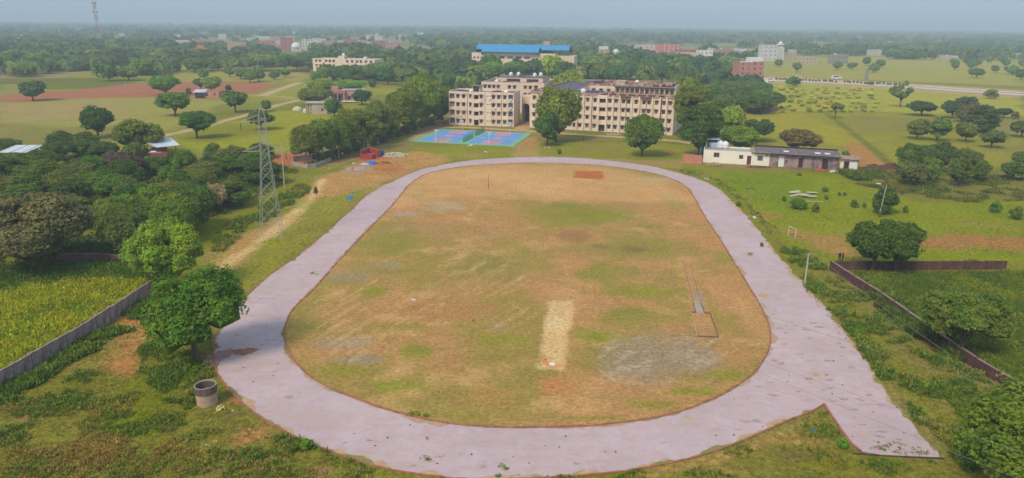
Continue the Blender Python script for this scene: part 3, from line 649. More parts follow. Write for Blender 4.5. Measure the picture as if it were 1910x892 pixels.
T_(1719, 216, 54, 189, 'umbrella', (62, 86, 58), 'flat dark umbrella acacia in the right field')
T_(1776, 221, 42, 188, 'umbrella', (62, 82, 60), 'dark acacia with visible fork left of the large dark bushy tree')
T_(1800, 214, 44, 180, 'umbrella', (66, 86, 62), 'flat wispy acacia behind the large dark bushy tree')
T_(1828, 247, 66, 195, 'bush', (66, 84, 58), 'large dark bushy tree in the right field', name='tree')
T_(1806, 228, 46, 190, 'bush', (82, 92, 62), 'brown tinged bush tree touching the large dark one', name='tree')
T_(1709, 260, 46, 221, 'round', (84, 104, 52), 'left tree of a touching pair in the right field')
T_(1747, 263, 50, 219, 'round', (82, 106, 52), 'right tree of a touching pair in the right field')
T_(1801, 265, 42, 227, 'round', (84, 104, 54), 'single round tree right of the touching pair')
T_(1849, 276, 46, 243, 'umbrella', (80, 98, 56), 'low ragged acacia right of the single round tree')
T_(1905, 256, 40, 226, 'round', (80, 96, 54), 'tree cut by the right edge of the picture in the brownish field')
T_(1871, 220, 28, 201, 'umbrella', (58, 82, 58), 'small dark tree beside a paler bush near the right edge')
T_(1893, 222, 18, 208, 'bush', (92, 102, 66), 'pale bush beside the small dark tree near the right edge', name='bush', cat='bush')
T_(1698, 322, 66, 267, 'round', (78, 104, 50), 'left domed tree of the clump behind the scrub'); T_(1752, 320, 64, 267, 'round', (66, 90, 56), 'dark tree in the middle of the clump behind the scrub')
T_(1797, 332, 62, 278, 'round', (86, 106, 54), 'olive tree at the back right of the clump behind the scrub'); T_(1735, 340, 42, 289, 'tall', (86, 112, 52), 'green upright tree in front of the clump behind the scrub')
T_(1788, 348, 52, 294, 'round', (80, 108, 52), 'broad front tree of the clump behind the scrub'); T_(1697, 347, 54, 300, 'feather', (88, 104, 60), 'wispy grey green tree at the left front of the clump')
T_(1826, 340, 34, 300, 'round', (84, 104, 54), 'small tree at the right end of the clump behind the scrub'); T_(1888, 336, 46, 302, 'umbrella', (80, 102, 54), 'small acacia near the right edge beyond the scrub')
T_(1906, 312, 36, 284, 'round', (84, 102, 56), 'tree at the right edge above the small acacia'); T_(1575, 302, 26, 281, 'bush', (84, 112, 54), 'green bush behind the white end of the shed', name='bush', cat='bush')
T_(1480, 161, 34, 142, 'bush', (74, 104, 60), 'round tree on the near verge of the pale highway', name='tree'); T_(1848, 184, 30, 166, 'bush', (96, 104, 66), 'brownish bush tree on the verge of the highway at right', name='tree')
for k, (px, py, w_, tp, lb) in enumerate([(1487, 389, 34, 370, 'wide shrub on the lawn below the pale debris pile'), (1521, 396, 18, 379, 'small round shrub right of the wide one on the lawn'), (1855, 396, 26, 376, 'lone dark shrub near the right edge of the lawn'),
        (1895, 409, 26, 385, 'shrub at the right edge of the lawn'), (1538, 358, 14, 349, 'low shrub behind the pale debris pile'), (1541, 372, 9, 363, 'tiny shrub right of the debris pile'), (1565, 365, 9, 358, 'left shrub of a small pair on the lawn'), (1575, 365, 9, 358, 'right shrub of a small pair on the lawn'),
        (1592, 386, 20, 373, 'loose shrub left of the street lamp tree'), (1612, 387, 10, 378, 'little shrub just left of the street lamp tree'), (1688, 397, 12, 384, 'small shrub right of the street lamp tree'), (1462, 375, 12, 366, 'little shrub left of the wide lawn shrub'), (1640, 404, 10, 394, 'little shrub at the foot of the street lamp'),
        (1491, 328, 10, 322, 'small pale shrub on the lawn before the shed'), (1582, 608, 28, 595, 'leafy round shrub on the verge right of the track'), (1572, 835, 24, 818, 'bright green shrub inside the rough triangle by the track spur'), (572, 838, 26, 818, 'bright green shrub at the near left outer edge of the track'), (1815, 492, 26, 485, 'low shrub behind the far brick wall'), (1690, 160, 12, 150, 'dark bush by the highway'),
        (1043, 287, 10, 277, 'small upright shrub on the grass beyond the track'), (1378, 384, 12, 376, 'small shrub at the track edge on the right'), (1420, 460, 8, 452, 'tiny plant by the track edge at right')]):
    T_(px, py, w_, tp, 'bush', (86, 116, 50) if k not in (15, 16) else (90, 140, 46), lb, cat='shrub', lod=2 if w_ > 20 else 3)
# --- row of pale trunked trees on the left campus boundary
g = 'row of tall pale trunked trees along the left campus boundary'
rows = [(573, 306, 62, 232, 'first and nearest'), (602, 300, 60, 222, 'second'), (632, 294, 60, 216, 'third'), (655, 287, 58, 197, 'fourth'), (680, 279, 62, 196, 'fifth'), (705, 268, 60, 188, 'sixth'), (724, 260, 52, 192, 'seventh'), (744, 252, 58, 170, 'eighth'), (764, 246, 62, 158, 'ninth'), (790, 237, 66, 136, 'tenth'), (810, 231, 52, 146, 'eleventh'), (826, 225, 44, 160, 'last and farthest')]
for px, py, w_, tp, nth in rows:
    T_(px, py, w_, tp, 'tall', (92, 116, 50), nth+' tree from the near end of the pale trunked row', g, bark=BARKP, lod=1)
for k in range(16):
    t = k/15; px = 585+t*235; py = 309-t*82
    T_(px, py, 18+6*(k % 3), py-12-3*(k % 2), 'bush', (76, 104, 44), 'low undergrowth shrub at the foot of the pale trunked tree row', 'undergrowth shrubs under the tree row', cat='shrub', lod=3)
# --- woods: many trees one can tell apart, placed inside zones
AVOID = []          # (x, y, r) footprints kept free
def keepout(px, py, r): p = at(px, py); AVOID.append((p[0], p[1], r))
def wood(pts, n, hw, hh, kinds, colors, label, group, seed, mind=.6, lod=None):
    r = random.Random(seed); P = poly(pts); got = []; tries = 0
    x0, y0 = P.min(0); x1, y1 = P.max(0)
    while len(got) < n and tries < n*60:
        tries += 1; x = r.uniform(x0, x1); y = r.uniform(y0, y1)
        if sdist(np.array([x]), np.array([y]), P)[0] < 0: continue
        w_ = r.uniform(*hw)
        if any((x-a)**2+(y-b)**2 < (mind*(w_+c)/2)**2 for a, b, c in got): continue
        if any((x-a)**2+(y-b)**2 < (c+w_*.4)**2 for a, b, c in AVOID): continue
        if any(sdist(np.array([x]), np.array([y]), T__)[0] > 0 for T__ in TOWN) and r.random() > .3: continue
        got.append((x, y, w_))
    names = {}
    for x, y, w_ in sorted(got, key=lambda q: q[0]/q[1]):
        kd, cl = r.choice(kinds), r.choice(colors)
        fx = (x/y-min(a/b for a, b, c in got))/max(1e-6, max(a/b for a, b, c in got)-min(a/b for a, b, c in got)); fy = (y-y0)/(y1-y0)
        hue = 'dark green' if sum(cl) < 205 else 'mid green' if sum(cl) < 240 else 'light green'
        size = 'small' if w_ < hw[0]+(hw[1]-hw[0])*.33 else 'broad' if w_ > hw[0]+(hw[1]-hw[0])*.66 else 'medium'
        pos = ('far left', 'left', 'middle', 'right', 'far right')[min(4, int(fx*5))]+' '+('front', 'centre', 'back')[min(2, int(max(0, fy)*3))]
        lb = '%s %s tree, %s of the %s' % (size, hue, pos, group)
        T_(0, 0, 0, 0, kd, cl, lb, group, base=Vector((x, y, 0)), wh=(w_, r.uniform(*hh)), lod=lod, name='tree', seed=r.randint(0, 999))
# shrub field (clipped bushes in loose rows)
ROWW = ['farthest', 'second farthest', 'third', 'fourth', 'second nearest', 'nearest']
r = random.Random(77)
for row, (y0, n) in enumerate([(166, 10), (174, 12), (183, 13), (192, 12), (200, 11), (209, 9)]):
    for k in range(n):
        px = 1440+row*4+k*(210-row*4)/n+r.uniform(-7, 7); py = y0+r.uniform(-2.5, 2.5)+k*.25; w_ = r.uniform(9, 17)
        T_(px, py, w_, py-w_*.5, 'bush', r.choice([(140, 152, 74), (126, 140, 70), (150, 160, 78)]), 'low shrub at the %s of the %s row in the light green field' % (('left end', 'left', 'middle', 'right', 'right end')[int(k*5/n)], ROWW[row]), 'shrubs dotted over the light green field', cat='shrub', lod=4 if w_ < 12 else 3, name='shrub')
for k in range(38):      # shrubs on the highway median
    px = 1448+k*6.2+r.uniform(-2, 2)+(8 if k > 18 else 0); py = 148.5+(px-1448)*.045+r.uniform(-.8, .8)
    T_(px, py, 5, py-3.6, 'bush', (70, 72, 46), 'small dark shrub on the median of the highway', 'median shrubs along the highway', cat='shrub', lod=4, name='shrub')
# --- stuff: woods past counting
def tree_stuff(name, n, label, samp, seed, cols, quads=46):
    r = np.random.default_rng(seed); P = samp(r, n); n = len(P)
    iv, iF = ICO; W = P[:, 2]; Hh = P[:, 3]
    d = r.normal(size=(n, quads, 3)); d /= np.linalg.norm(d, axis=2)[..., None]; d[..., 2] = abs(d[..., 2])*1.25-.35
    cen_ = np.stack([P[:, 0], P[:, 1], Hh*.48], 1)[:, None]
    rr = r.uniform(.75, 1.1, (n, quads, 1))*(1+.18*np.sin(d[..., :1]*6+P[:, None, :1]))
    c = cen_+d*rr*np.stack([W/2, W/2, Hh*.5], 1)[:, None]
    nn = d+r.normal(0, .35, d.shape); nn /= np.linalg.norm(nn, axis=2)[..., None]
    t = np.cross(nn, r.normal(size=nn.shape)); t /= np.linalg.norm(t, axis=2)[..., None]; b_ = np.cross(nn, t)
    s = (W*.19)[:, None, None]*r.uniform(.7, 1.3, (n, quads, 1))
    V = np.stack([c-t*s, c+b_*s*.7, c+t*s, c-b_*s*.7], 2).reshape(-1, 3); V[:, 2] = np.maximum(V[:, 2], -.02)
    Q = np.arange(len(V)).reshape(-1, 4); me = npmesh(name, V, Q)
    cc = np.array([lin(q) for q in cols])[r.integers(0, len(cols), n)]*r.uniform(.8, 1.25, (n, 1))*np.array([1.75, 1.45, 1.1])
    C = np.repeat(np.repeat(cc, quads, 0)*r.uniform(.75, 1.25, (n*quads, 1)), 4, 0); colattr(me, C)
    o = link(name, me, WEED, kind='stuff'); tag(o, label, 'trees'); return o
def far_samp(r, n):
    D = np.exp(r.uniform(math.log(900), math.log(8500), n)); A = r.uniform(-.78, .78, n); X = D*A; Y = D.copy()
    dens = fbm(X/260, Y/260, 55, 3); k = dens > np.where((A > .35) & (D < 1500), .56, np.where(D < 1600, .45, .42))
    X, Y, D = X[k], Y[k], D[k]
    for T__ in TOWN:
        k = (sdist(X, Y, T__) < 0) | (r.random(len(X)) < .12); X, Y, D = X[k], Y[k], D[k]
    sc = np.clip(D/1500, 1, 3.2)
    ok_ = np.ones(len(X), bool)
    for a, b, c in AVOID: ok_ &= (X-a)**2+(Y-b)**2 > (c+10)**2
    return np.stack([X, Y, r.uniform(13, 24, len(X))*sc, r.uniform(8, 14, len(X))*np.clip(sc, 1, 1.4)], 1)[ok_]
# ================================================================== SMALL PLANTS (stuff)
def tufts(name, label, cat, pts, n, hr, cols, seed, quads=7, wide=1.0, clump=.45, clsc=3.0, upright=.4, leaf=.5):
    quads = int(quads*1.7); leaf *= .6
    r = np.random.default_rng(seed); P = poly(pts); x0, y0 = P.min(0); x1, y1 = P.max(0)
    X = r.uniform(x0, x1, n*3); Y = r.uniform(y0, y1, n*3)
    k = (sdist(X, Y, P)+(fbm(X/2, Y/2, seed, 2)-.5)*2 > 0) & (fbm(X/clsc, Y/clsc, seed+5, 3) > clump)
    X, Y = X[k][:n], Y[k][:n]; n = len(X)
    if n == 0: return
    h = r.uniform(hr[0], hr[1], n)*(.5+fbm(X/clsc, Y/clsc, seed+5, 3))
    d = r.normal(size=(n, quads, 3)); d /= np.linalg.norm(d, axis=2)[..., None]; d[..., 2] = abs(d[..., 2])
    c = np.stack([X, Y, h*.0], 1)[:, None]+d*np.stack([h*.55*wide, h*.55*wide, h*.8], 1)[:, None]*r.uniform(.4, 1, (n, quads, 1))
    ax = d*(1-upright)+np.array([0, 0, 1])*upright; ax /= np.linalg.norm(ax, axis=2)[..., None]
    sd_ = np.cross(ax, r.normal(size=ax.shape)); sd_ /= np.linalg.norm(sd_, axis=2)[..., None]
    L = (h*leaf)[:, None, None]*r.uniform(.6, 1.2, (n, quads, 1))
    V = np.stack([c-ax*L, c+sd_*L*.42, c+ax*L, c-sd_*L*.42], 2).reshape(-1, 3); V[:, 2] = np.maximum(V[:, 2], -.02)
    me = npmesh(name, V, np.arange(len(V)).reshape(-1, 4))
    kk = np.clip((fbm(X/4, Y/4, seed+9, 3)*1.6-.3+r.uniform(-.25, .25, n)), 0, .999)
    cc = np.array([lin(q) for q in cols])[(kk*len(cols)).astype(int)]*np.array([1.5, 1.25, .8])*r.uniform(.8, 1.2, (n, 1))
    colattr(me, np.repeat(np.repeat(cc, quads, 0)*r.uniform(.75, 1.3, (n*quads, 1)), 4, 0))
    tag(link(name, me, WEED, kind='stuff'), label, cat)
WG = [(98, 124, 48), (78, 108, 42), (116, 134, 60), (132, 132, 74)]
tufts('crop_field', 'dense bright yellow green crop in the left walled field', 'crop', [(-60, 545), (60, 528), (180, 520), (276, 522), (272, 540), (0, 700), (-60, 720)], 9000, (.35, .8), [(146, 160, 32), (158, 168, 38), (126, 148, 32)], 31, 6, 1.2, .12, 3, .55, .55)
tufts('crop_field', 'darker green leafy crop at the back of the left walled field', 'crop', [(-60, 505), (60, 492), (180, 484), (268, 492), (284, 524), (180, 526), (60, 534), (-60, 550)], 3500, (.4, .9), [(78, 108, 36), (90, 122, 42)], 32, 6, 1.2, .1, 3, .5, .55)
tufts('crop_field', 'low dark green crop inside the right walled field', 'crop', [(1595, 510), (1910, 507), (1960, 600), (1960, 760), (1905, 722), (1800, 650), (1650, 552)], 7000, (.3, .7), [(80, 108, 40), (94, 118, 46), (110, 128, 46)], 33, 6, 1.1, .2, 4, .6, .55)
tufts('lawn_weeds', 'low weeds and longer grass spread over the right lawn', 'weeds', [(1300, 325), (1600, 332), (1910, 376), (1910, 480), (1560, 480), (1440, 430)], 2600, (.08, .28), [(110, 138, 46), (130, 144, 56), (96, 122, 46)], 71, 5, 1.3, .5, 6, .4, .6)
tufts('lawn_weeds', 'low weeds and longer grass left of the track', 'weeds', [(430, 500), (560, 390), (690, 330), (740, 300), (960, 280), (960, 292), (800, 306), (690, 350), (560, 470), (450, 560)], 1500, (.08, .28), [(120, 140, 50), (140, 146, 62), (100, 124, 48)], 72, 5, 1.3, .48, 4, .4, .6)
tufts('short_grass', 'short patchy grass on the rough ground at the lower left', 'grass', [(-60, 760), (60, 715), (280, 560), (400, 600), (400, 700), (450, 750), (560, 840), (700, 892), (800, 960), (-60, 960)], 7000, (.07, .2), [(122, 134, 56), (140, 138, 66), (104, 126, 46), (156, 136, 84)], 73, 5, 1.4, .38, 2, .4, .7)
tufts('short_grass', 'short patchy grass right of the track and in the rough triangle', 'grass', [(1000, 905), (1340, 850), (1537, 768), (1600, 850), (1780, 860), (1500, 545), (1560, 520), (1900, 750), (1850, 960), (1000, 960)], 5000, (.07, .2), [(122, 134, 56), (140, 138, 66), (104, 126, 46), (156, 136, 84)], 74, 5, 1.4, .38, 2, .4, .7)
tufts('weeds', 'rank weeds and undergrowth in the lower left corner', 'weeds', [(-60, 740), (60, 705), (160, 690), (210, 700), (300, 740), (420, 800), (560, 880), (560, 960), (-60, 960)], 4600, (.15, .5), WG+[(140, 126, 78), (150, 132, 80)], 34, 7, 1.3, .5, 3.2, .35, .5)
tufts('weeds', 'thick green weeds round the big tree and the well', 'weeds', [(272, 640), (370, 662), (400, 690), (398, 704), (372, 712), (366, 740), (350, 770), (290, 730), (262, 690)], 1300, (.25, .6), [(88, 118, 44), (108, 132, 52), (84, 108, 46)], 35, 8, 1.2, .38, 3, .35, .5)
tufts('weeds', 'weeds along the foot of the left concrete wall', 'weeds', [(0, 722), (110, 665), (200, 612), (280, 556), (300, 580), (200, 640), (120, 690), (0, 760)], 900, (.4, 1.0), [(84, 114, 44), (98, 124, 50)], 36, 8, 1.2, .42, 4, .35, .5)
tufts('weeds', 'weeds growing on the verge between the track and the right field wall', 'weeds', [(1450, 455), (1500, 470), (1560, 510), (1640, 560), (1800, 680), (1900, 750), (1800, 880), (1700, 770), (1600, 640), (1520, 540)], 3800, (.25, .8), WG, 37, 7, 1.2, .48, 3, .35, .5)
tufts('weeds', 'leafy plants along the right outer edge of the track', 'weeds', [(1500, 515), (1530, 530), (1590, 590), (1640, 650), (1650, 690), (1620, 670), (1570, 600), (1500, 530)], 500, (.3, .8), [(96, 122, 52), (112, 132, 60)], 38, 8, 1.2, .45, 2.5, .3, .5)
tufts('weeds', 'creepers and bushes smothering the right field wall', 'weeds', [(1625, 552), (1650, 548), (1700, 590), (1760, 628), (1800, 655), (1790, 680), (1720, 630), (1660, 590)], 1300, (.7, 1.5), [(70, 92, 48), (84, 112, 46), (78, 84, 58)], 39, 9, 1.2, .3, 3, .35, .45)
tufts('weeds', 'weeds along the near right edge of the track', 'weeds', [(1000, 900), (1160, 890), (1340, 850), (1480, 795), (1537, 768), (1560, 810), (1600, 850), (1780, 866), (1760, 900), (1400, 960), (1000, 960)], 1800, (.15, .5), WG, 40, 6, 1.2, .5, 2.5, .35, .5)
tufts('weeds', 'weeds along the near left edge of the track', 'weeds', [(440, 750), (520, 806), (640, 860), (800, 896), (1000, 905), (900, 940), (560, 900), (470, 830)], 900, (.2, .6), WG, 41, 7, 1.2, .45, 2.5, .35, .5)
tufts('rough_grass', 'rough grass and reeds on the bank left of the dirt path', 'grass', [(395, 440), (470, 395), (560, 345), (585, 350), (530, 395), (450, 440), (400, 485)], 1500, (.3, .9), [(104, 128, 50), (88, 118, 44), (126, 130, 66)], 42, 6, 1.1, .4, 3, .6, .6)
tufts('scrub', 'rough scrub beyond the lawn on the right', 'scrub', [(1570, 318), (1680, 322), (1910, 330), (1960, 375), (1800, 378), (1680, 362), (1600, 345)], 2400, (.2, .8), [(92, 108, 52), (112, 118, 62), (78, 98, 46)], 43, 8, 1.8, .53, 5, .3, .5)
tufts('weeds', 'low bushes behind the right end of the shed', 'scrub', [(1560, 322), (1640, 322), (1650, 338), (1600, 340)], 260, (.8, 1.8), [(84, 106, 50), (98, 116, 56)], 44, 9, 1.3, .3, 5, .3, .5)
tufts('weeds', 'weeds on the outer bend of the track at upper right', 'weeds', [(1262, 318), (1340, 344), (1390, 385), (1440, 440), (1450, 436), (1400, 380), (1350, 340), (1280, 315)], 420, (.2, .7), WG, 45, 6, 1.2, .42, 3, .35, .5)
tufts('undergrowth', 'undergrowth filling the gaps of the thicket left of the pylon', 'undergrowth', [(-60, 330), (60, 290), (240, 296), (480, 300), (560, 318), (500, 360), (400, 410), (300, 440), (200, 460), (-60, 440)], 3400, (.6, 1.6), [(72, 98, 42), (84, 110, 48), (96, 116, 56)], 46, 9, 1.3, .2, 8, .25, .4)
tufts('undergrowth', 'undergrowth beneath the brown mesquite and by the rear wall', 'undergrowth', [(-40, 440), (200, 455), (290, 470), (300, 540), (270, 500), (150, 488), (-40, 500)], 900, (.6, 1.6), [(66, 90, 44), (78, 102, 46)], 47, 8, 1.3, .3, 4, .25, .45)
tufts('infield_weeds', 'sparse low weeds over the dusty infield', 'weeds', [(560, 640), (640, 520), (780, 360), (1250, 350), (1400, 560), (1400, 690), (1200, 770), (900, 775), (700, 740)], 1800, (.05, .14), [(124, 134, 54), (134, 128, 60)], 48, 5, 1.3, .52, 6, .2, .6)
tufts('infield_weeds', 'green weeds against the near left inner kerb', 'weeds', [(755, 768), (810, 772), (815, 786), (760, 778)], 60, (.2, .5), [(98, 140, 46)], 49, 8, 1.3, .1, 3, .3, .5)
tufts('track_weeds', 'weeds sprouting through the end of the track spur', 'weeds', [(1610, 828), (1720, 825), (1745, 850), (1605, 842)], 90, (.08, .3), [(108, 124, 62)], 50, 6, 1.3, .5, 1.2, .3, .5)
for k, (px, py, rr) in enumerate([(796, 858, 12), (938, 872, 8), (928, 890, 7), (584, 510, 6), (1400, 476, 4)]):
    tufts('track_weeds', 'small weed patch growing through the track surface', 'weeds', [(px-rr, py-rr*.6), (px+rr, py-rr*.6), (px+rr, py+rr*.6), (px-rr, py+rr*.6)], 9, (.2, .35), [(112, 140, 56)], 60+k, 8, 1.4, .0, 1, .2, .5)
def litter(name, label, cat, polys, n, size, cols, seed, z=.012, near=None):
    r = np.random.default_rng(seed); V = []; C = []
    P = poly(polys); x0, y0 = P.min(0); x1, y1 = P.max(0); c = 0
    while c < n:
        x = r.uniform(x0, x1); y = r.uniform(y0, y1); d = sdist(np.array([x]), np.array([y]), P)[0]
        if d < 0: continue
        if name.startswith('track') and (sdist(np.array([x]), np.array([y]), inner)[0] > -.3 or sdist(np.array([x]), np.array([y]), trk)[0] < .2): continue
        if fbm(np.array([x/9]), np.array([y/9]), seed, 2)[0] < .42: continue
        c += 1; s = r.uniform(*size); a_ = r.uniform(0, 6.3); col = np.array(lin(cols[r.integers(len(cols))]))
        for q in range(3):
            b_ = a_+q*1.3; u = np.array([math.cos(b_), math.sin(b_)])*s*r.uniform(.5, 1.3); v = np.array([-u[1], u[0]])*.4; o = r.normal(0, s*.5, 2)+[x, y]; h = r.uniform(.02, .09)
            V += [(*(o-u), z), (*(o-v), z+h), (*(o+u), z+h*.4), (*(o+v), z)]; C += [col]*4
    me = npmesh(name, V, np.arange(len(V)).reshape(-1, 4)); colattr(me, np.array(C)); tag(link(name, me, WEED, kind='stuff'), label, cat)
litter('track_litter', 'dried mud clods and leaves strewn over the near track', 'litter', [(400, 560), (560, 480), (900, 500), (1420, 480), (1760, 850), (900, 892), (480, 770)], 70, (.05, .16), [(124, 104, 96), (140, 116, 104), (112, 116, 80), (160, 134, 120)], 7)
litter('infield_stones', 'pale and dark stones lying over the infield', 'stones', [(580, 640), (700, 450), (850, 330), (1200, 330), (1380, 560), (1340, 720), (1100, 780), (800, 760)], 260, (.04, .14), [(196, 180, 158), (128, 108, 86), (170, 150, 124)], 8, .03)
litter('ash_heap_stones', 'greyish rubble scattered in the ashy area of the infield', 'rubble', [(1140, 640), (1200, 622), (1330, 640), (1340, 690), (1230, 730), (1140, 700)], 240, (.05, .15), [(200, 182, 164), (180, 160, 140), (150, 132, 116), (210, 194, 174)], 9, .03)
litter('ground_stones', 'stones on the dirt by the lower left', 'stones', [(420, 745), (560, 830), (520, 892), (380, 880), (300, 780), (380, 760)], 90, (.05, .16), [(220, 206, 184), (170, 150, 124)], 10, -.01)
# ================================================================== BUILDINGS
GLASS = plain('window_glass', (74, 68, 78), .25, .3, .9, spec=.5); DARK = plain('dark_opening', (70, 52, 56), .9, .2, 1)
FRM = plain('window_frame', (150, 118, 104), .7); FRW = plain('white_frame', (206, 200, 192), .6)
CREAM = plain('cream_plaster', (236, 214, 192), .85, .08, .3, (196, 162, 136), .7); PINKC = plain('pinkish_plaster', (228, 200, 180), .85, .05, .25, (206, 176, 152), .4)
SHADE = plain('sunshade_concrete', (140, 106, 88), .9, .15, .8); ROOF = plain('roof_slab', (134, 120, 122), .95, .2, .35, (84, 76, 88), .8, (1, 1, 1))
ROOFD = plain('dark_roof_slab', (100, 90, 108), .95, .25, .4, (150, 128, 120), .7, (1, 1, 1)); WHITE = plain('white_paint', (232, 228, 222), .6, .05, 1)
STAIN = plain('weathered_parapet', (184, 148, 128), .9, .15, .6, (84, 68, 74), 1.0, (1, 1, .6)); TANK = plain('water_tank_plastic', (232, 230, 226), .45, .04, 1)
BRICK = plain('red_brick', (164, 98, 84), .9, .15, .8, (140, 84, 76), .5); METAL = plain('galvanised_steel', (156, 160, 158), .55, .1, 1.5, metal=.15)
def wallface(mb, o, ang, W, H, ops, t=.22, z0=0.):
    """wall plane with true openings: local x along wall, outside is -y; reveals go back by each opening's depth"""
    us = sorted({0, W, *[a for q in ops for a in q[:2]]}); zs = sorted({z0, H, *[a for q in ops for a in q[2:4]]}); ca_, sa_ = math.cos(ang), math.sin(ang)
    def P(u, y, z): return (o[0]+u*ca_-y*sa_, o[1]+u*sa_+y*ca_, z)
    for i in range(len(us)-1):
        run = None
        for j in range(len(zs)-1):
            uc = (us[i]+us[i+1])/2; zc = (zs[j]+zs[j+1])/2
            hole = any(q[0] < uc < q[1] and q[2] < zc < q[3] for q in ops)
            if not hole and run is None: run = zs[j]
            if (hole or j == len(zs)-2) and run is not None:
                zt = zs[j] if hole else zs[j+1]
                mb.quad(P(us[i], 0, run), P(us[i+1], 0, run), P(us[i+1], 0, zt), P(us[i], 0, zt)); run = None
    for q in ops:
        a_, b_, c_, d_ = q[:4]; y = q[4] if len(q) > 4 else t
        mb.quad(P(a_, 0, c_), P(b_, 0, c_), P(b_, y, c_), P(a_, y, c_)); mb.quad(P(a_, 0, d_), P(a_, y, d_), P(b_, y, d_), P(b_, 0, d_))
        mb.quad(P(a_, 0, c_), P(a_, y, c_), P(a_, y, d_), P(a_, 0, d_)); mb.quad(P(b_, 0, c_), P(b_, 0, d_), P(b_, y, d_), P(b_, y, c_))
WM = {}
def window(parent, o, ang, u0, u1, z0, z1, y=.2, frame=FRM, glass=GLASS, shade=None, name='window', bars=2, label=None):
    w_, h = round(u1-u0, 2), round(z1-z0, 2); k = (w_, h, frame.name, bars)
    if k not in WM:
        mb = MB(); f = .07 if w_ < 3 else .1
        mb.box(-w_/2, -w_/2+f, -.05, 0, 0, h); mb.box(w_/2-f, w_/2, -.05, 0, 0, h); mb.box(-w_/2+f, w_/2-f, -.05, 0, 0, f); mb.box(-w_/2+f, w_/2-f, -.05, 0, h-f, h)
        for i in range(1, bars): x = -w_/2+w_*i/bars; mb.box(x-.035, x+.035, -.045, 0, f, h-f)
        a_ = mesh('window', mb.v, mb.f); a_.materials.append(frame)
        p = mesh('pane', [(-w_/2, 0, 0), (w_/2, 0, 0), (w_/2, 0, h), (-w_/2, 0, h)], [(0, 1, 2, 3)]); WM[k] = a_; WM[(k, glass.name)] = p
    if (k, glass.name) not in WM: WM[(k, glass.name)] = mesh('pane', [(-w_/2, 0, 0), (w_/2, 0, 0), (w_/2, 0, h), (-w_/2, 0, h)], [(0, 1, 2, 3)])
    um = (u0+u1)/2; x = o[0]+um*math.cos(ang)-y*math.sin(ang); yy = o[1]+um*math.sin(ang)+y*math.cos(ang)
    f_ = link(name, WM[k], None, parent, (x, yy, z0), ang)
    if label: f_['label'] = label
    link('pane', WM[(k, glass.name)], glass, f_, (0, .004, 0))
    if shade:
        ks = ('sh', w_, shade)
        if ks not in WM:
            d_ = .55; mb = MB(); mb.add([(-w_/2-.18, -.22-d_, h+.08), (w_/2+.18, -.22-d_, h+.08), (w_/2+.18, -.19, h+.26), (-w_/2-.18, -.19, h+.26), (-w_/2-.18, -.22-d_, h+.0), (w_/2+.18, -.22-d_, h+.0), (w_/2+.18, -.19, h+.10), (-w_/2-.18, -.19, h+.10)], [(0, 1, 2, 3), (7, 6, 5, 4), (4, 5, 1, 0), (5, 6, 2, 1), (7, 4, 0, 3)])
            WM[ks] = mesh('sunshade', mb.v, mb.f)
        link('sunshade', WM[ks], SHADE, f_)
    return f_
def frameLR(pL, pR):
    L = at(*pL); R_ = at(*pR); d = R_-L; return L, math.atan2(d.y, d.x), d.length
def parapet(mb, W, D, H, t=.22, drop=.9, x0=0, y0=0):
    mb.quad((x0, y0, H), (x0+W, y0, H), (x0+W-t, y0+t, H), (x0+t, y0+t, H)); mb.quad((x0+W, y0, H), (x0+W, y0+D, H), (x0+W-t, y0+D-t, H), (x0+W-t, y0+t, H))
    mb.quad((x0+W, y0+D, H), (x0, y0+D, H), (x0+t, y0+D-t, H), (x0+W-t, y0+D-t, H)); mb.quad((x0, y0+D, H), (x0, y0, H), (x0+t, y0+t, H), (x0+t, y0+D-t, H))
    z = H-drop; a_, b_, c_, d_ = (x0+t, y0+t), (x0+W-t, y0+t), (x0+W-t, y0+D-t), (x0+t, y0+D-t)
    for p, q in ((b_, a_), (c_, b_), (d_, c_), (a_, d_)): mb.quad((*p, z), (*q, z), (*q, H), (*p, H))
def block(t, W, D, H, front=(), rightw=(), leftw=(), mat=CREAM, roof=ROOF, x0=0, y0=0, back=(), drop=.9, rname='roof'):
    """a storeyed box as parts of thing t; ops are (u0,u1,z0,z1,depth)"""
    mb = MB(); wallface(mb, (x0, y0), 0, W, H, list(front)); wallface(mb, (x0+W, y0), math.pi/2, D, H, list(rightw))
    wallface(mb, (x0+W, y0+D), math.pi, W, H, list(back)); wallface(mb, (x0, y0+D), -math.pi/2, D, H, list(leftw)); parapet(mb, W, D, H, drop=drop, x0=x0, y0=y0)
    mb.build('wall', mat, t)
    MB().quad((x0+.2, y0+.2, H-drop+.01), (x0+W-.2, y0+.2, H-drop+.01), (x0+W-.2, y0+D-.2, H-drop+.01), (x0+.2, y0+D-.2, H-drop+.01)).build(rname, roof, t)
GLS = [plain('window_glass_dusty', (104, 96, 98), .3, .25, .9, spec=.5), plain('window_curtain', (138, 116, 104), .6, .2, 1), plain('window_glass_dark', (56, 50, 58), .25, .2, 1, spec=.5), GLASS, GLASS]
_gr = random.Random(8)
def fillw(t, ops, o, ang, **k):
    for q in ops:
        if 'glass' not in k or k.get('_v'): k = dict(k, glass=_gr.choice(GLS), _v=1)
        k.pop('_v', None)
        k2 = k; k = dict(k, _v=1) if k['glass'] in GLS else k
        window(t, o, ang, q[0], q[1], q[2], q[3], q[4] if len(q) > 4 else .2, **k2)
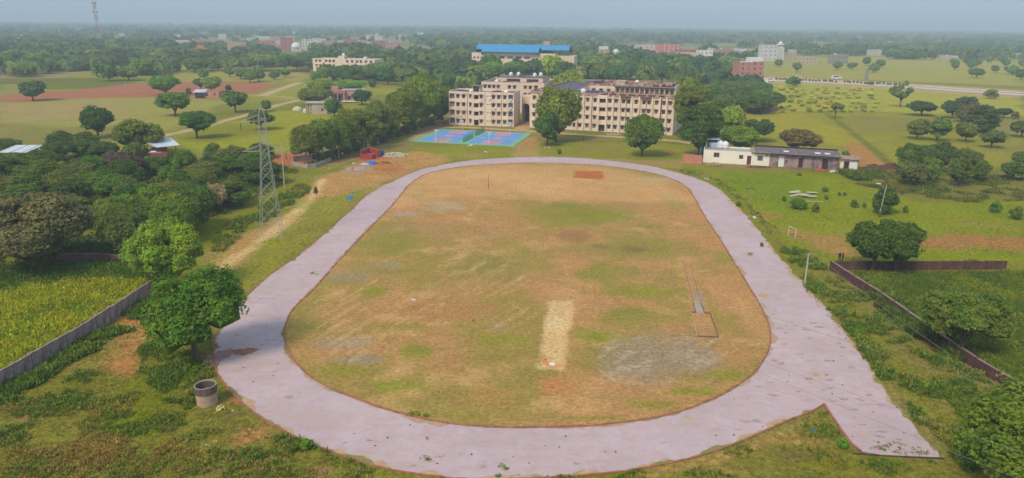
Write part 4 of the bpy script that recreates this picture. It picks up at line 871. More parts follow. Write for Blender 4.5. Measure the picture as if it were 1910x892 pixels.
def tank(parent, x, y, z, r_=.85, h=1.7):
    k = ('tank', r_, h)
    if k not in WM:
        prof = [(0.001, 0), (r_, 0), (r_, h*.25), (r_*1.03, h*.27), (r_, h*.3), (r_, h*.55), (r_*1.03, h*.57), (r_, h*.6), (r_*.98, h*.75), (r_*.6, h*.93), (r_*.3, h*.97), (r_*.3, h*1.03), (.001, h*1.04)]
        mb = MB().lathe(prof, n=16); WM[k] = mesh('water_tank', mb.v, mb.f, True)
    return link('water_tank', WM[k], TANK, parent, (x, y, z))
def clutter(parent, x0, x1, y0, y1, z, n, seed, mat, name='roof_stacks'):
    r = random.Random(seed); mb = MB()
    for _ in range(n):
        x = r.uniform(x0, x1); y = r.uniform(y0, y1); a_, b_, c_ = r.uniform(.2, 1.1), r.uniform(.15, .6), r.uniform(.15, .7); mb.box(x-a_, x+a_, y-b_, y+b_, z, z+c_)
    o = mb.build(name, mat, parent); o['kind'] = 'stuff'; return o
JUNK = plain('roof_junk', (112, 92, 94), .9, .3, 1.5)
# ---- hostel A: the square cream block behind the courts
L, ang, W = frameLR((838, 233), (958, 237)); H = 12.3; D = 14.0
A_ = thing('hostel_building', 'square four storey cream hostel block right behind the sports courts', 'building', L, ang)
ops = []; fl = [.9+3.0*i for i in range(4)]
sp = [(.047, 2.0, 'b'), (.139, 1.15, 'w'), (.227, 1.15, 'w'), (.33, .7, 'w'), (.499, 1.1, 'w'), (.60, .45, 'v'), (.635, .45, 'v'), (.687, 1.15, 'w'), (.769, 1.15, 'w'), (.86, 1.1, 'w'), (.95, 1.7, 'b')]
wi = []; vt = []; bal = []
for z in fl:
    for u, w_, k in sp:
        u *= W
        if k == 'w': wi.append((u-w_/2, u+w_/2, z, z+1.35))
        if k == 'v': vt.append((u-w_/2, u+w_/2, z+.75, z+1.15))
        if k == 'b': bal.append((u-w_/2, u+w_/2, z-.25, z+1.75, .9))
stw = (.385*W, .46*W); st = [(stw[0], stw[1], z-.3, z+1.3, 1.6) for z in fl[1:]]+[(stw[0], stw[1], .02, 2.2, 1.6)]
sw = [(u-.35, u+.35, z, z+1.4) for z in fl for u in (4.2, 10.5)]
block(A_, W, D, H, wi+vt+bal+st, sw, sw, CREAM, ROOF)
fillw(A_, wi, (0, 0), 0, shade=True); fillw(A_, vt, (0, 0), 0, bars=1, name='vent_window'); fillw(A_, bal, (0, 0), 0, name='balcony_window', frame=FRW, bars=4)
for q in st: window(A_, (0, 0), 0, q[0], q[1], q[2], q[3], 1.6, frame=FRM, glass=DARK, name='stair_opening', bars=1)
fillw(A_, sw, (W, 0), math.pi/2)
mb = MB(); a_, b_ = stw; mb.box(a_-.4, a_-.15, .0, 4, H+.003, H+2.0); mb.box(b_+.3, b_+.6, 0, 4, H+.003, H+2.0); mb.box(a_-.15, b_+.3, 3.8, 4, H-.8, H+2.0); mb.build('stair_head', CREAM, A_)
MB().box(a_-.9, b_+1.0, -.5, 4.4, H+2.003, H+2.2).build('stair_roof', ROOF, A_)
tank(A_, .33*W, 2, H-.88); tank(A_, .87*W, 1.8, H-.88)
clutter(A_, 1, W-1, 3, D-1.5, H-.88, 26, 3, JUNK)
for k_ in range(4):
    if k_ != 1: MB().box(.93*W, .93*W+.9, -.5, -.02, .5+3*k_, 1.1+3*k_).build('air_conditioner', TANK, A_)
for u in (.29, .56, .81): MB().bar((u*W, -.08, .1), (u*W, -.08, H-.3), .06, 6).build('drainpipe', SHADE, A_)
for u, z in ((.17, 4.4), (.7, 7.3), (.62, 10.6)): MB().box(u*W, u*W+.7, -.42, -.02, z-.9, z-.4).build('air_conditioner', TANK, A_)
# ---- hostel B: pinkish block behind A
L, ang, W = frameLR((898, 208), (1014, 212)); H = 12.6; D = 26
B_ = thing('hostel_building', 'pinkish hostel block with a raised rear roof behind the square cream one', 'building', L, ang)
wi = [(u*W-.6, u*W+.6, z, z+1.35) for z in fl for u in (.06, .13, .20, .27, .45, .53, .70, .78)]; bb = [(.87*W-.8, .87*W+.8, z-.2, z+1.7, .8) for z in fl]
sw = [(u-.6, u+.6, z, z+1.4) for z in fl for u in (3, 8, 13, 19, 23)]
block(B_, W, D, H, wi+bb, sw, (), PINKC, ROOF); fillw(B_, wi, (0, 0), 0, shade=True); fillw(B_, bb, (0, 0), 0, name='balcony_window', frame=FRW, bars=3); fillw(B_, sw, (W, 0), math.pi/2)
mb = MB(); mb.box(5, W-3, 14, 25.7, H-.88, H+1.2); mb.build('roof_house', PINKC, B_)
MB().box(4.7, W-2.7, 13.7, 25.75, H+1.203, H+1.4).build('roof_house_roof', ROOF, B_)
MB().box(8, 14, 13.9, 13.995, H-.6, H+.5).build('roof_house_opening', DARK, B_); MB().box(17, W-5, 13.9, 13.995, H-.6, H+.5).build('roof_house_opening', DARK, B_)
for x, y, z in ((9, 18, H+1.4), (12, 20, H+1.4), (W-5, 20, H+1.4), (W-7, 16, H+1.4), (6, 3, H-.88)): tank(B_, x, y, z)
clutter(B_, 1, W-1, 3, 12, H-.88, 24, 4, JUNK); clutter(B_, 10, 16, 16, 24, H+1.4, 8, 5, JUNK)
# ---- gateway link between the blocks
L, ang, W = frameLR((973, 228), (989, 229)); Hh = 10.2
G_ = thing('gateway_building', 'narrow pinkish link wall with a tall dark arched passage between the hostels', 'building', L, ang)
ax0, ax1 = .35, W-.45; mb = MB()
wallface(mb, (0, 0), 0, W, Hh, [(ax0, ax1, 0.005, 7.2, 3)]); mb.box(0, W, 3.2, 3.4, 0, Hh); mb.quad((0, 0, Hh), (W, 0, Hh), (W, 3.2, Hh), (0, 3.2, Hh)); mb.build('wall', PINKC, G_)
cx = (ax0+ax1)/2; R_ = (ax1-ax0)/2; mb = MB()
for s_ in (-1, 1):
    for k in range(8):
        t0, t1 = math.pi/2*k/8, math.pi/2*(k+1)/8
        mb.quad((cx+s_*R_*math.cos(t0), .01, 7.2-R_+R_*math.sin(t0)), (cx+s_*R_*math.cos(t1), .01, 7.2-R_+R_*math.sin(t1)), (cx+s_*R_, .01, 7.2), (cx+s_*R_, .01, 7.2-R_+R_*math.sin(t0)))
mb.build('arch', PINKC, G_)
window(G_, (0, 0), 0, cx-.8, cx+.8, 7.9, 9.3, .0, shade=None)
MB().quad((ax0, 2.9, 0.01), (ax1, 2.9, 0.01), (ax1, 2.9, 7.2), (ax0, 2.9, 7.2)).build('gate', plain('dark_gate', (56, 62, 70), .7), G_)
# ---- long hostel C/D: quadrangle
L, ang, W = frameLR((988, 238), (1254, 253)); H = 12.7; D = 12.0; DD = 66
D_ = thing('hostel_building', 'long four storey cream hostel around a courtyard with dark weathered roofs', 'building', L, ang)
u0 = (1060-985)/273.; U_ = lambda q: (u0+(1-u0)*q)*W
cols = [U_(q) for q in (.024, .068, .121, .191, .262, .404, .463, .532, .580, .650, .722, .768, .838, .905, .96)]+[W*q for q in (.03, .08, .13, .18, .23)]
fl = [1.1+3.0*i for i in range(4)]
wi = [(u-.55, u+.55, z, z+1.5) for z in fl for u in cols]
sx = U_(.335); stp = [(sx-1.25, sx+1.25, z-.1, z+1.3, .6) for z in fl[1:]]+[(sx-1.3, sx+1.3, .02, 2.3, 1.0)]
sw = [(u-.45, u+.45, z, z+1.4) for z in fl for u in range(4, 62, 7)]
mb = MB(); wallface(mb, (0, 0), 0, W, H, wi+stp); wallface(mb, (W, 0), math.pi/2, DD, H+.0, sw); wallface(mb, (W, DD), math.pi, W, H, []); wallface(mb, (0, DD), -math.pi/2, DD, H, [])
cy0, cy1, cx0, cx1 = D, DD-26, 12, W-10     # courtyard
cw = [(u-.6, u+.6, z, z+1.5) for z in fl for u in np.arange(2.0, cx1-cx0-1, 3.1)]
wallface(mb, (cx0, cy1), 0, cx1-cx0, H+.0, cw); wallface(mb, (cx1, cy0), math.pi, cx1-cx0, H, []); wallface(mb, (cx0, cy0), math.pi/2, cy1-cy0, H, []); wallface(mb, (cx1, cy1), -math.pi/2, cy1-cy0, H, [])
mb.build('wall', CREAM, D_)
fillw(D_, wi, (0, 0), 0, shade=True); fillw(D_, stp, (0, 0), 0, name='stair_opening', glass=plain('stair_dark', (76, 70, 92), .6), bars=1); fillw(D_, sw, (W, 0), math.pi/2)
fillw(D_, cw[len(cw)//2:], (cx0, cy1), 0, shade=True)
mb = MB()     # stained parapets, roof kept 0.9 below their tops
def bandbox(x0, x1, y0, y1): mb.box(x0, x1, y0, y1, H+.003 if y1-y0 > 1 or y0 > 1 else H-.55, H+.55)
bandbox(.0, sx-2, -.06, .25); bandbox(sx+2.2, W, -.06, .25); bandbox(W-.25, W+.03, .3, DD); bandbox(cx0, cx1, cy0-.25, cy0+.03); bandbox(cx0, cx1, cy1-.03, cy1+.25); bandbox(0, W, DD-.25, DD+.03); bandbox(-.03, .25, .3, DD-.3)
mb.build('parapet', STAIN, D_)
mb = MB()
for x0, x1, y0, y1 in ((.1, W-.1, .25, cy0), (.1, W-.1, cy1, DD-.25), (.1, cx0, cy0, cy1), (cx1, W-.1, cy0, cy1)): mb.quad((x0, y0, H-.004), (x1, y0, H-.004), (x1, y1, H-.004), (x0, y1, H-.004))
mb.build('roof', ROOFD, D_)
for k, q in enumerate((.09, .155, .30, .375, .435, .50, .61, .68, .80, .87, .93)):      # pilasters
    MB().box(U_(q)-.28, U_(q)+.28, -.5, -.002, 0, H-.1).build('pilaster', CREAM, D_)
for q in (.235, .56, .745, .865): MB().bar((U_(q), -.12, .1), (U_(q), -.12, H-.2), .09, 6).build('drainpipe', JUNK, D_)
MB().box(U_(.872), U_(.885), -.3, -.003, 0, H-.6).build('dark_shaft', DARK, D_)
for q0, q1 in ((.505, .605), (.69, .795)): MB().box(U_(q0), U_(q1), -.9, -.3, H-.25, H+.02).build('canopy', SHADE, D_)
for k_ in range(4): MB().box(sx-1.6, sx+1.6, -.4, -.002, 2.5+3*k_, 3.85+3*k_ if k_ < 3 else H).build('spandrel', CREAM, D_)
clutter(D_, 1, W-1, 1, D-1, H+.0, 120, 6, JUNK); clutter(D_, 10, W-2, cy1+1, DD-2, H+.0, 160, 7, JUNK)
for k_, (c_, n_) in enumerate((((196, 176, 160), 60), ((74, 66, 84), 70), ((170, 120, 100), 40))):
    mt_ = plain('roof_stack_%d' % k_, c_, .9, .2, 1); clutter(D_, 1, W-1, .6, D-1, H, n_, 60+k_, mt_); clutter(D_, 10, W-2, cy1+1, DD-2, H, n_, 70+k_, mt_)
for k_ in range(7):
    x_ = W*.50+k_*W*.065; MB().box(x_, x_+2.2, -.55, .5, H+.56, H+.72).build('roof_slab_end', SHADE if k_ % 2 else STAIN, D_)
ORG = plain('orange_coping', (196, 128, 92), .9, .2, 1)
for k in range(5): MB().box(16+k*1.5, W*.45+k*2, cy1+6+k*4, cy1+6.5+k*4, H, H+.7).build('coping_strip', ORG, D_)
for k in range(3): MB().box(W*.55, W-4, cy1+5+k*5, cy1+5.4+k*5, H, H+.75).build('coping_strip', ORG if k % 2 else STAIN, D_)
# set-back fifth storey over the right part of the front wing
fx0, fx1, fz = U_(.445), W-.35, H+3.3; WTH = plain('weathered_storey', (206, 180, 156), .9, .12, .6, (104, 84, 84), .9, (1, 1, .7))
fo = [(fx0+(fx1-fx0)*(k_+.5)/12-.5, fx0+(fx1-fx0)*(k_+.5)/12+.5, H+.9, H+2.35) for k_ in range(12)]; mb = MB(); fw = [(a_-fx0, b_-fx0, c_, d_) for a_, b_, c_, d_ in fo]
wallface(mb, (fx0, 1.3), 0, fx1-fx0, fz, fw, z0=H); wallface(mb, (fx1, 1.3), math.pi/2, 10.4, fz, [], z0=H); wallface(mb, (fx0, 11.7), -math.pi/2, 10.4, fz, [], z0=H); wallface(mb, (fx1, 11.7), math.pi, fx1-fx0, fz, [], z0=H)
mb.build('upper_storey', WTH, D_); fillw(D_, fw, (fx0, 1.3), 0)
for k_ in range(12):
    xm = fx0+(fx1-fx0)*k_/12; MB().box(xm-.14, xm+.14, .75, 1.297, H, fz-.45).build('pier', WTH, D_)
MB().box(fx0-.3, fx1, .45, 1.9, fz-.42, fz-.12).build('eave_slab', plain('dark_stained_slab', (92, 74, 84), .95, .3, 1.2, (150, 124, 118), .6), D_)
MB().box(fx0, fx1, 1.3, 11.7, fz+.003, fz+.1).build('upper_roof', ROOFD, D_)
for k_ in range(5): MB().box(fx0+1+k_*.8, fx1-1-k_*.5, 2.6+k_*2.0, 3.0+k_*2.0, fz+.1, fz+.55).build('coping_strip', (STAIN, ORG)[k_ % 2], D_)
MB().box(fx1-.0, fx1+.25, 1.2, 11.8, H, fz+.5).build('side_parapet', CREAM, D_)
MB().box(fx0-.2, fx0+3.2, 2, 7, fz+.1, fz+1.6).build('stair_head', WTH, D_)
for k_, (c_, n_) in enumerate((((196, 176, 160), 40), ((74, 66, 84), 60), ((170, 120, 100), 30))): clutter(D_, fx0+1, fx1-1, 2.2, 11, fz+.1, n_, 160+k_, MATS['roof_stack_%d' % k_])
tank(D_, U_(.12), 4, H, 1.1, 1.6); tank(D_, U_(.40), cy1+14, H)
mb = MB()
for k in range(9): mb.add([(U_(.03)+k*1.15, 3.0, H+.2), (U_(.03)+k*1.15+1.0, 3.0, H+.2), (U_(.03)+k*1.15+1.0, 4.6, H+1.1), (U_(.03)+k*1.15, 4.6, H+1.1)], [(0, 1, 2, 3)])
mb.build('solar_panel_row', plain('solar_panel', (72, 78, 120), .3, .1, 2), D_)
# ---- far cream hostel on the left
L, ang, W = frameLR((585, 142), (700, 145)); H = ztop((L.x, L.y), 109); D = 16
E_ = thing('hostel_building', 'far cream hostel rising from the trees left of centre', 'building', L, ang)
nfl = max(3, int(H/3.1)); fl2 = [H-2.4-3.1*i for i in range(nfl-1)]
us = [.06, .12, .22, .28, .34, .56, .64, .72, .78, .86, .94]; wi = [(u*W-.75, u*W+.75, z, z+1.5) for z in fl2 for u in us]
block(E_, W, D, H, wi, (), (), CREAM, ROOF); fillw(E_, wi, (0, 0), 0, shade=True)
MB().box(.4*W, .5*W, 2, 7, H-.88, H+1.8).build('stair_head', CREAM, E_); tank(E_, .8*W, 6, H-.88, 1.3, 2.4); tank(E_, .46*W, 5, H+1.81, 1.1, 1.8); clutter(E_, 2, W-2, 3, 13, H-.88, 18, 9, JUNK)
# ---- blue roofed hall
L, ang, W = frameLR((880, 130), (1060, 134)); z1 = ztop((L.x, L.y), 95)
HL = thing('hall_building', 'large hall with two long curved bright blue metal roofs', 'building', L, ang)
BLUE = plain('blue_roof_sheet', (64, 146, 194), .6, .08, .15, (96, 150, 182), .6); H = z1-1.2
wi = [(u, u+1.6, z, z+1.8) for u in (1.5, 4.5, 7.5) for z in np.arange(2, H-2, 3.4)]; wj = [(u, u+4.5, H-4.5, H-2.5) for u in np.arange(16, W*.6, 7)]
block(HL, W*.86, 34, H, wi+wj, (), (), CREAM, ROOF, drop=.3); fillw(HL, wi, (0, 0), 0); fillw(HL, wj, (0, 0), 0, bars=3)
def vault(x0, x1, y0, y1, z, rise, ea, name='blue_roof'):
    """sheet whose ridge runs along x, curved across y, with corrugation ribs"""
    mb = MB(); N = 14; prof = [(y0+(y1-y0)*k/N, z+rise*math.sin(math.pi*min(1, .08+.92*k/N)*.98)) for k in range(N+1)]
    for k in range(N):
        (ya, za), (yb, zb) = prof[k], prof[k+1]; mb.quad((x0, ya, za), (x1, ya, za), (x1, yb, zb), (x0, yb, zb)); mb.quad((x0, yb, zb-.25), (x1, yb, zb-.25), (x1, ya, za-.25), (x0, ya, za-.25))
    mb.quad((x0, y0, prof[0][1]-.25), (x1, y0, prof[0][1]-.25), (x1, y0, prof[0][1]), (x0, y0, prof[0][1]))
    mb.build(name, BLUE, HL)
    e = MB()
    for x in (x0, x1-.3):
        for k in range(N): (ya, za), (yb, zb) = prof[k], prof[k+1]; e.quad((x, ya, z-1.5), (x, yb, z-1.5), (x, yb, zb-.27), (x, ya, za-.27))
    e.build('gable', DARK, HL)
vault(9, W*.70, -4, 16, H-.2, 4.5, 0); vault(0, W*.98, 14, 36, H+1.2, 5.0, 0)
MB().box(W*.72, W*1.04, 10, 30, 0, H-2).build('annex_wall', PINKC, HL); MB().box(W*.68, W*.75, 30, 36, H, H+9).build('stair_tower', plain('pink_plaster', (206, 152, 136), .85), HL)
# ---- simple houses
def house(px, py, wpx, top, rgb, label, cat='house', name='house', rows=None, cols=None, depth=None, rz=None, group=None, roof=ROOF, tanks=0, shade=False, bare=False, rw=None):
    L = at(px-wpx/2, py); R_ = at(px+wpx/2, py); W = (R_-L).length; H = max(2.6, ztop((L.x, L.y), top)); d = R_-L
    a_ = math.atan2(d.y, d.x) if rz is None else rz
    mid = (L+R_)*.5
    for q in range(4): AVOID.append((mid.x*(1-q*.022), mid.y*(1-q*.022), W/2+(6 if py < 130 else 3)))
    t = thing(name, label, cat, L, a_, group); D = depth or min(max(6, W*.7), 16)
    nr = rows if rows is not None else max(1, int(H/3.3)); nc = cols if cols is not None else max(2, int(W/3.6))
    ww = min(1.3, W/nc*.5); ops = [] if bare else [((i+.5)*W/nc-ww/2, (i+.5)*W/nc+ww/2, H/nr*j+min(1.2, H/nr*.3), H/nr*j+min(2.6, H/nr*.8)) for j in range(nr) for i in range(nc)]
    key = 'plaster_%d_%d_%d' % rgb; mt = plain(key, rgb, .85, .06, .3, tuple(int(v*.82) for v in rgb), .5)
    so_ = [(D*f-.5, D*f+.5, q[2], q[3]) for f in (.3, .7) for q in ops[::nc]] if not bare else []
    block(t, W, D, H, ops, so_, so_, mt, roof, drop=.6); fillw(t, ops, (0, 0), 0, shade=shade); fillw(t, so_, (W, 0), math.pi/2); fillw(t, so_, (0, D), -math.pi/2)
    for k in range(tanks): tank(t, W*(.25+.4*k), D*.5, H-.6+.01, .9, 1.8)
    return t, W, D, H
WT, CM, PK, BR_, GY_, OR_ = (224, 216, 206), (222, 206, 178), (206, 138, 128), (172, 108, 90), (186, 168, 152), (206, 134, 92)
t, W, D, H = house(1400, 151, 44, 115, (188, 130, 120), 'tall unfinished pink brick block beside the highway', rows=4, cols=4)
MB().box(W*.45, W*.98, 2, 9, H-.58, H+2.6).build('stair_head', WHITE, t); MB().box(-.4, W*.5, -.3, .0, H-.5, H+.2).build('parapet_band', WHITE, t)
t, W, D, H = house(1250, 106, 38, 83, (212, 132, 124), 'pink four storey wing of the far school', name='school_building', cat='building', rows=3, cols=6)
for k in range(4): MB().box(W*(.2+.22*k)-.5, W*(.2+.22*k)+.5, -.35, -.003, 0, H+.1).build('pilaster', plain('pale_band', (226, 200, 190)), t)
house(1210, 105, 38, 84, (214, 196, 190), 'pale long wing of the far school with a dark recess', name='school_building', cat='building', rows=3, cols=4)
house(1288, 107, 40, 93, (176, 104, 88), 'low red roofed long building right of the pink school', cols=9, rows=2); house(1282, 112, 34, 98, (214, 184, 150), 'cream lower building in front of the red roofed one', rows=1)
house(1316, 120, 24, 94, (226, 226, 222), 'narrow bright white house in front of the brick terraces', rows=3, cols=3); house(1337, 112, 18, 98, (190, 112, 94), 'red brick house just right of the narrow white house', rows=2)
house(1355, 108, 26, 92, (178, 134, 122), 'brown blank walled building right of the brick terraces', bare=True, tanks=1)
t, W, D, H = house(1436, 114, 26, 84, (214, 206, 208), 'tall white and pink building with vertical fins in the distance at right', rows=4, cols=3)
for k in range(4): MB().box(W*1.02+k*2.2, W*1.02+k*2.2+.7, 0, 6, 0, H-1-(k-1.5)**2*.6).build('fin', WHITE, t)
MB().box(W*1.02, W*1.02+7.3, 1, 5, H+.0, H+1.2).build('fin_top', WHITE, t); MB().lathe([(2.2, H+1.2), (1.8, H+2.6), (.8, H+3.6), (.05, H+4.4)], W*1.02+3.6, 3).build('dome', WHITE, t)
t, W, D, H = house(1127, 112, 16, 92, (206, 178, 160), 'small tower house with a white roof block among the trees right of the blue hall', rows=4, cols=2); MB().box(.3, W-.3, 1, D-1, H-.58, H+3).build('roof_block', WHITE, t)
t, W, D, H = house(1150, 106, 10, 97, (224, 218, 206), 'small white domed building among the far trees', rows=1, cols=1); MB().lathe([(W*.5, H), (W*.45, H+1.6), (W*.25, H+3), (.05, H+3.6)], W/2, D/2).build('dome', WHITE, t)
house(442, 100, 34, 79, (200, 160, 132), 'blank windowless beige block above the left wood', name='beige_block', cat='building', bare=True)
t, W, D, H = house(376, 104, 26, 90, OR_, 'orange tiered house in the left wood', rows=2, cols=4, tanks=1); MB().box(W*.2, W*.7, 2, 6, H-.5, H+3).build('upper_storey', plain('orange_plaster', (214, 136, 90)), t)
house(341, 84, 24, 75, WT, 'white two storey house beyond the left wood', rows=2, cols=5)
house(492, 80, 26, 68, (216, 208, 214), 'pale house with bluish roof at the far town edge', rows=2, cols=4, roof=plain('blue_gray_roof', (120, 146, 190)))
house(497, 92, 30, 76, (198, 130, 118), 'pinkish brick house in the far town left of the white dome'); house(536, 94, 24, 70, (186, 118, 118), 'dull pink tall house next to the white dome')
t, W, D, H = house(553, 96, 18, 88, WT, 'white domed hall in the far town', rows=1, cols=2); MB().lathe([(W*.5, H-.3), (W*.48, H+2), (W*.36, H+4.4), (W*.15, H+5.6), (.05, H+6)], W/2, D/2).build('dome', WHITE, t)
for k, (px, py, w_, tp, c, lb) in enumerate([(575, 94, 22, 74, WT, 'white stepped house right of the white domed hall'), (594, 92, 20, 72, (228, 222, 214), 'white block house with flat roof in the far town'), (610, 94, 18, 76, GY_, 'grey house behind the far cream hostel'), (624, 92, 20, 78, (176, 116, 108), 'brown brick house above the far cream hostel'),
        (638, 92, 14, 76, WT, 'small white house between brown brick ones in the far town'), (655, 92, 26, 73, (184, 126, 112), 'broad brick house in the middle of the far town'), (676, 90, 18, 76, (208, 176, 150), 'tan house with pale upper floor in the far town'), (688, 90, 12, 79, WT, 'tiny white house at the right of the tan one'),
        (710, 89, 28, 76, (176, 120, 116), 'long brown brick building at the right end of the far town'), (736, 91, 26, 79, (196, 144, 132), 'last pinkish building at the right end of the far town'), (520, 80, 20, 70, (196, 160, 156), 'faded pink house behind the front row of the far town'), (470, 76, 16, 71, WT, 'small pale house at the left end of the far town'), (1385, 98, 30, 92, WT, 'white low house left of the white finned building'),
        (1476, 112, 20, 104, GY_, 'grey house behind trees right of the finned building'), (1512, 120, 22, 107, (196, 176, 156), 'tan house with two dark window openings on the far plain'), (1568, 119, 26, 102, (150, 146, 138), 'blank grey concrete house on the far plain'), (1635, 104, 18, 93, (206, 200, 190), 'small pale house on the plain left of centre right'), (1900, 108, 16, 99, GY_, 'small house at the right edge of the far plain'),
        (1776, 112, 20, 104, (200, 186, 176), 'pale house hidden in haze on the far right plain'), (95, 108, 14, 101, WT, 'tiny white house deep in the left wood'), (260, 98, 10, 88, (206, 200, 190), 'narrow pale house in the left wood'), (600, 74, 18, 70, WT, 'distant white house behind the far town'), (1480, 98, 12, 93, WT, 'distant white house beyond the finned building')]):
    house(px, py, w_, tp, c, lb, tanks=1 if k % 3 == 0 else 0)
r = random.Random(91)
for k in range(46):
    px = r.choice([r.uniform(470, 745), r.uniform(340, 480), r.uniform(1270, 1375)]) if k < 40 else r.uniform(1180, 1400); py = r.uniform(73, 92) if px < 900 else r.uniform(100, 112); w_ = r.uniform(9, 18)
    c_, n_ = r.choice([(WT, 'white'), ((206, 150, 136), 'pink'), ((182, 120, 106), 'brick'), ((214, 198, 176), 'beige'), (GY_, 'grey'), ((196, 136, 120), 'salmon'), (WT, 'white')])
    house(px, py, w_, py-r.uniform(6.5, 11), c_, 'small %s flat roofed house packed in the far town' % n_, group='small %s houses of the far town' % n_, tanks=r.choice((0, 0, 1)))
for k in range(90):
    px = r.choice([r.uniform(0, 470), r.uniform(0, 320), r.uniform(470, 880), r.uniform(1500, 1900)]); py = r.uniform(57, 74) if px < 900 else r.uniform(72, 92); w_ = r.uniform(5, 13)
    c_, n_ = r.choice([(WT, 'white'), ((206, 176, 166), 'pale pink'), (GY_, 'grey'), (WT, 'white')])
    house(px, py, w_, py-r.uniform(3.5, 6.5), c_, 'tiny %s building far off in the haze' % n_, group='tiny %s buildings far off in the haze' % n_, cols=2, rows=1)
TOWN = [poly([(330, 71), (770, 70), (775, 97), (560, 99), (460, 104), (330, 106)]), poly([(1170, 96), (1385, 98), (1385, 122), (1300, 124), (1180, 112)]), poly([(1370, 148), (1450, 150), (1446, 168), (1370, 170)])]
def keep_front(x0, x1, py, r_, n, dy):
    for j in range(n):
        for k in range(5): keepout(x0+(x1-x0)*k/4, py+dy*j, r_)
keep_front(585, 712, 144, 9, 1, 6); keep_front(882, 1060, 131, 12, 2, 5)
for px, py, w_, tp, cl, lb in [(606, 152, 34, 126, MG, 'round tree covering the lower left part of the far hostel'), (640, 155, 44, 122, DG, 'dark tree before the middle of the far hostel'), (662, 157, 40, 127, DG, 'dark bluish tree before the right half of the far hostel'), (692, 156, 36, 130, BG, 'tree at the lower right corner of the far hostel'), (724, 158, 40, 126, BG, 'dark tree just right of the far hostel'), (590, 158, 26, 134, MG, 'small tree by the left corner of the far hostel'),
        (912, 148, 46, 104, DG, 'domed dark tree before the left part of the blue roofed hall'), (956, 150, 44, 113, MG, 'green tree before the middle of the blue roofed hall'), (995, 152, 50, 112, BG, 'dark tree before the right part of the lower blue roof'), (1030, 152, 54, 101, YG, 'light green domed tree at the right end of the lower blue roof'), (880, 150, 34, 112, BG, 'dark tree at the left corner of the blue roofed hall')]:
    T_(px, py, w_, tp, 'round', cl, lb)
for a in [(310, 290, 10), (20, 298, 8), (246, 290, 5), (650, 188, 12), (590, 212, 9), (385, 180, 8), (648, 140, 22), (690, 138, 18), (610, 140, 18), (935, 128, 55), (1020, 128, 50), (975, 128, 50), (1400, 150, 12), (700, 160, 10)]: keepout(*a)
for a in [(900, 215, 16), (960, 205, 30), (1000, 200, 25), (1100, 230, 22), (1150, 220, 35), (1200, 215, 35), (1220, 235, 30), (1120, 205, 28), (1060, 225, 20), (880, 225, 14)]: keepout(*a)
wood([(-40, 345), (30, 300), (190, 318), (260, 312), (420, 300), (480, 312), (500, 335), (470, 372), (385, 405), (300, 440), (215, 440), (100, 400), (-40, 420)], 52, (5.5, 11), (3.8, 7), ['round', 'feather', 'bush', 'feather'], [(70, 98, 42), (84, 106, 50), (96, 112, 54), (62, 90, 46), (78, 110, 44)], 'tree in the dense dark thicket left of the pylon', 'thicket left of the pylon', 21, .5)
wood([(190, 318), (280, 312), (270, 335), (210, 335)], 3, (7, 9), (4.5, 6), ['feather'], [(84, 80, 78)], 'purple tinged bare tree in the thicket below the metal shed', 'purple brown patch in the thicket', 22, .5)
wood([(170, 420), (300, 400), (395, 400), (380, 450), (300, 470), (180, 470)], 9, (7, 10), (5, 8), ['round', 'feather'], [(92, 120, 46), (78, 108, 44)], 'green tree at the front edge of the thicket behind the bright green tree', 'front edge of the thicket', 23, .5)
wood([(-30, 292), (60, 300), (200, 300), (180, 285), (90, 282), (-30, 285)], 8, (6, 10), (4, 6), ['feather', 'round'], [(78, 100, 48), (70, 92, 46)], 'bushy tree along the lower edge of the pale field', 'bushy row below the pale field', 24, .5)
wood([(-60, 160), (-60, 102), (200, 96), (330, 104), (420, 112), (590, 112), (600, 132), (400, 134), (325, 138), (270, 156), (120, 168)], 46, (14, 24), (8, 13), ['round', 'round', 'umbrella'], [(70, 98, 50), (84, 110, 54), (62, 88, 50), (92, 118, 54)], 'tree in the broad wood beyond the left fields', 'broad wood beyond the left fields', 25, .5)
wood([(600, 150), (560, 134), (600, 116), (760, 110), (880, 118), (1000, 122), (1180, 112), (1330, 128), (1400, 152), (1420, 180), (1290, 190), (1270, 160), (1050, 158), (1000, 150), (900, 158), (860, 180), (800, 170), (740, 162), (660, 150)], 56, (13, 22), (9, 14), ['round', 'round', 'tall'], [(72, 102, 50), (88, 116, 54), (62, 92, 54), (98, 122, 56), (58, 86, 56)], 'tree in the wood around the far campus buildings', 'wood around the far campus buildings', 26, .48)
wood([(1262, 215), (1300, 190), (1330, 178), (1420, 180), (1452, 200), (1440, 212), (1380, 214), (1330, 225), (1290, 250)], 24, (10, 15), (7, 9.5), ['round', 'round'], [(66, 94, 48), (80, 108, 50), (70, 96, 54)], 'dark tree in the thick grove right of the long hostel', 'thick grove right of the long hostel', 27, .45)
wood([(440, 150), (440, 158), (490, 155), (520, 150), (600, 146), (596, 140), (480, 138), (380, 142), (380, 150)], 9, (8, 13), (6, 9), ['round'], [(76, 104, 56), (88, 114, 58)], 'small tree scattered over the green field before the far wood', 'open green field before the far wood', 28, .8)
wood([(1180, 118), (1390, 116), (1400, 128), (1300, 126), (1200, 124)], 16, (10, 16), (7, 10), ['round'], [(84, 114, 58), (70, 98, 54), (98, 122, 60)], 'round tree on the fields before the pink school', 'fields before the pink school', 29, .8)
wood([(1430, 118), (1910, 116), (1910, 150), (1500, 138), (1430, 136)], 22, (7, 12), (6, 9), ['round'], [(74, 98, 60), (86, 110, 62), (66, 90, 60)], 'lone tree dotted over the plain beyond the highway', 'plain beyond the highway', 30, .9)
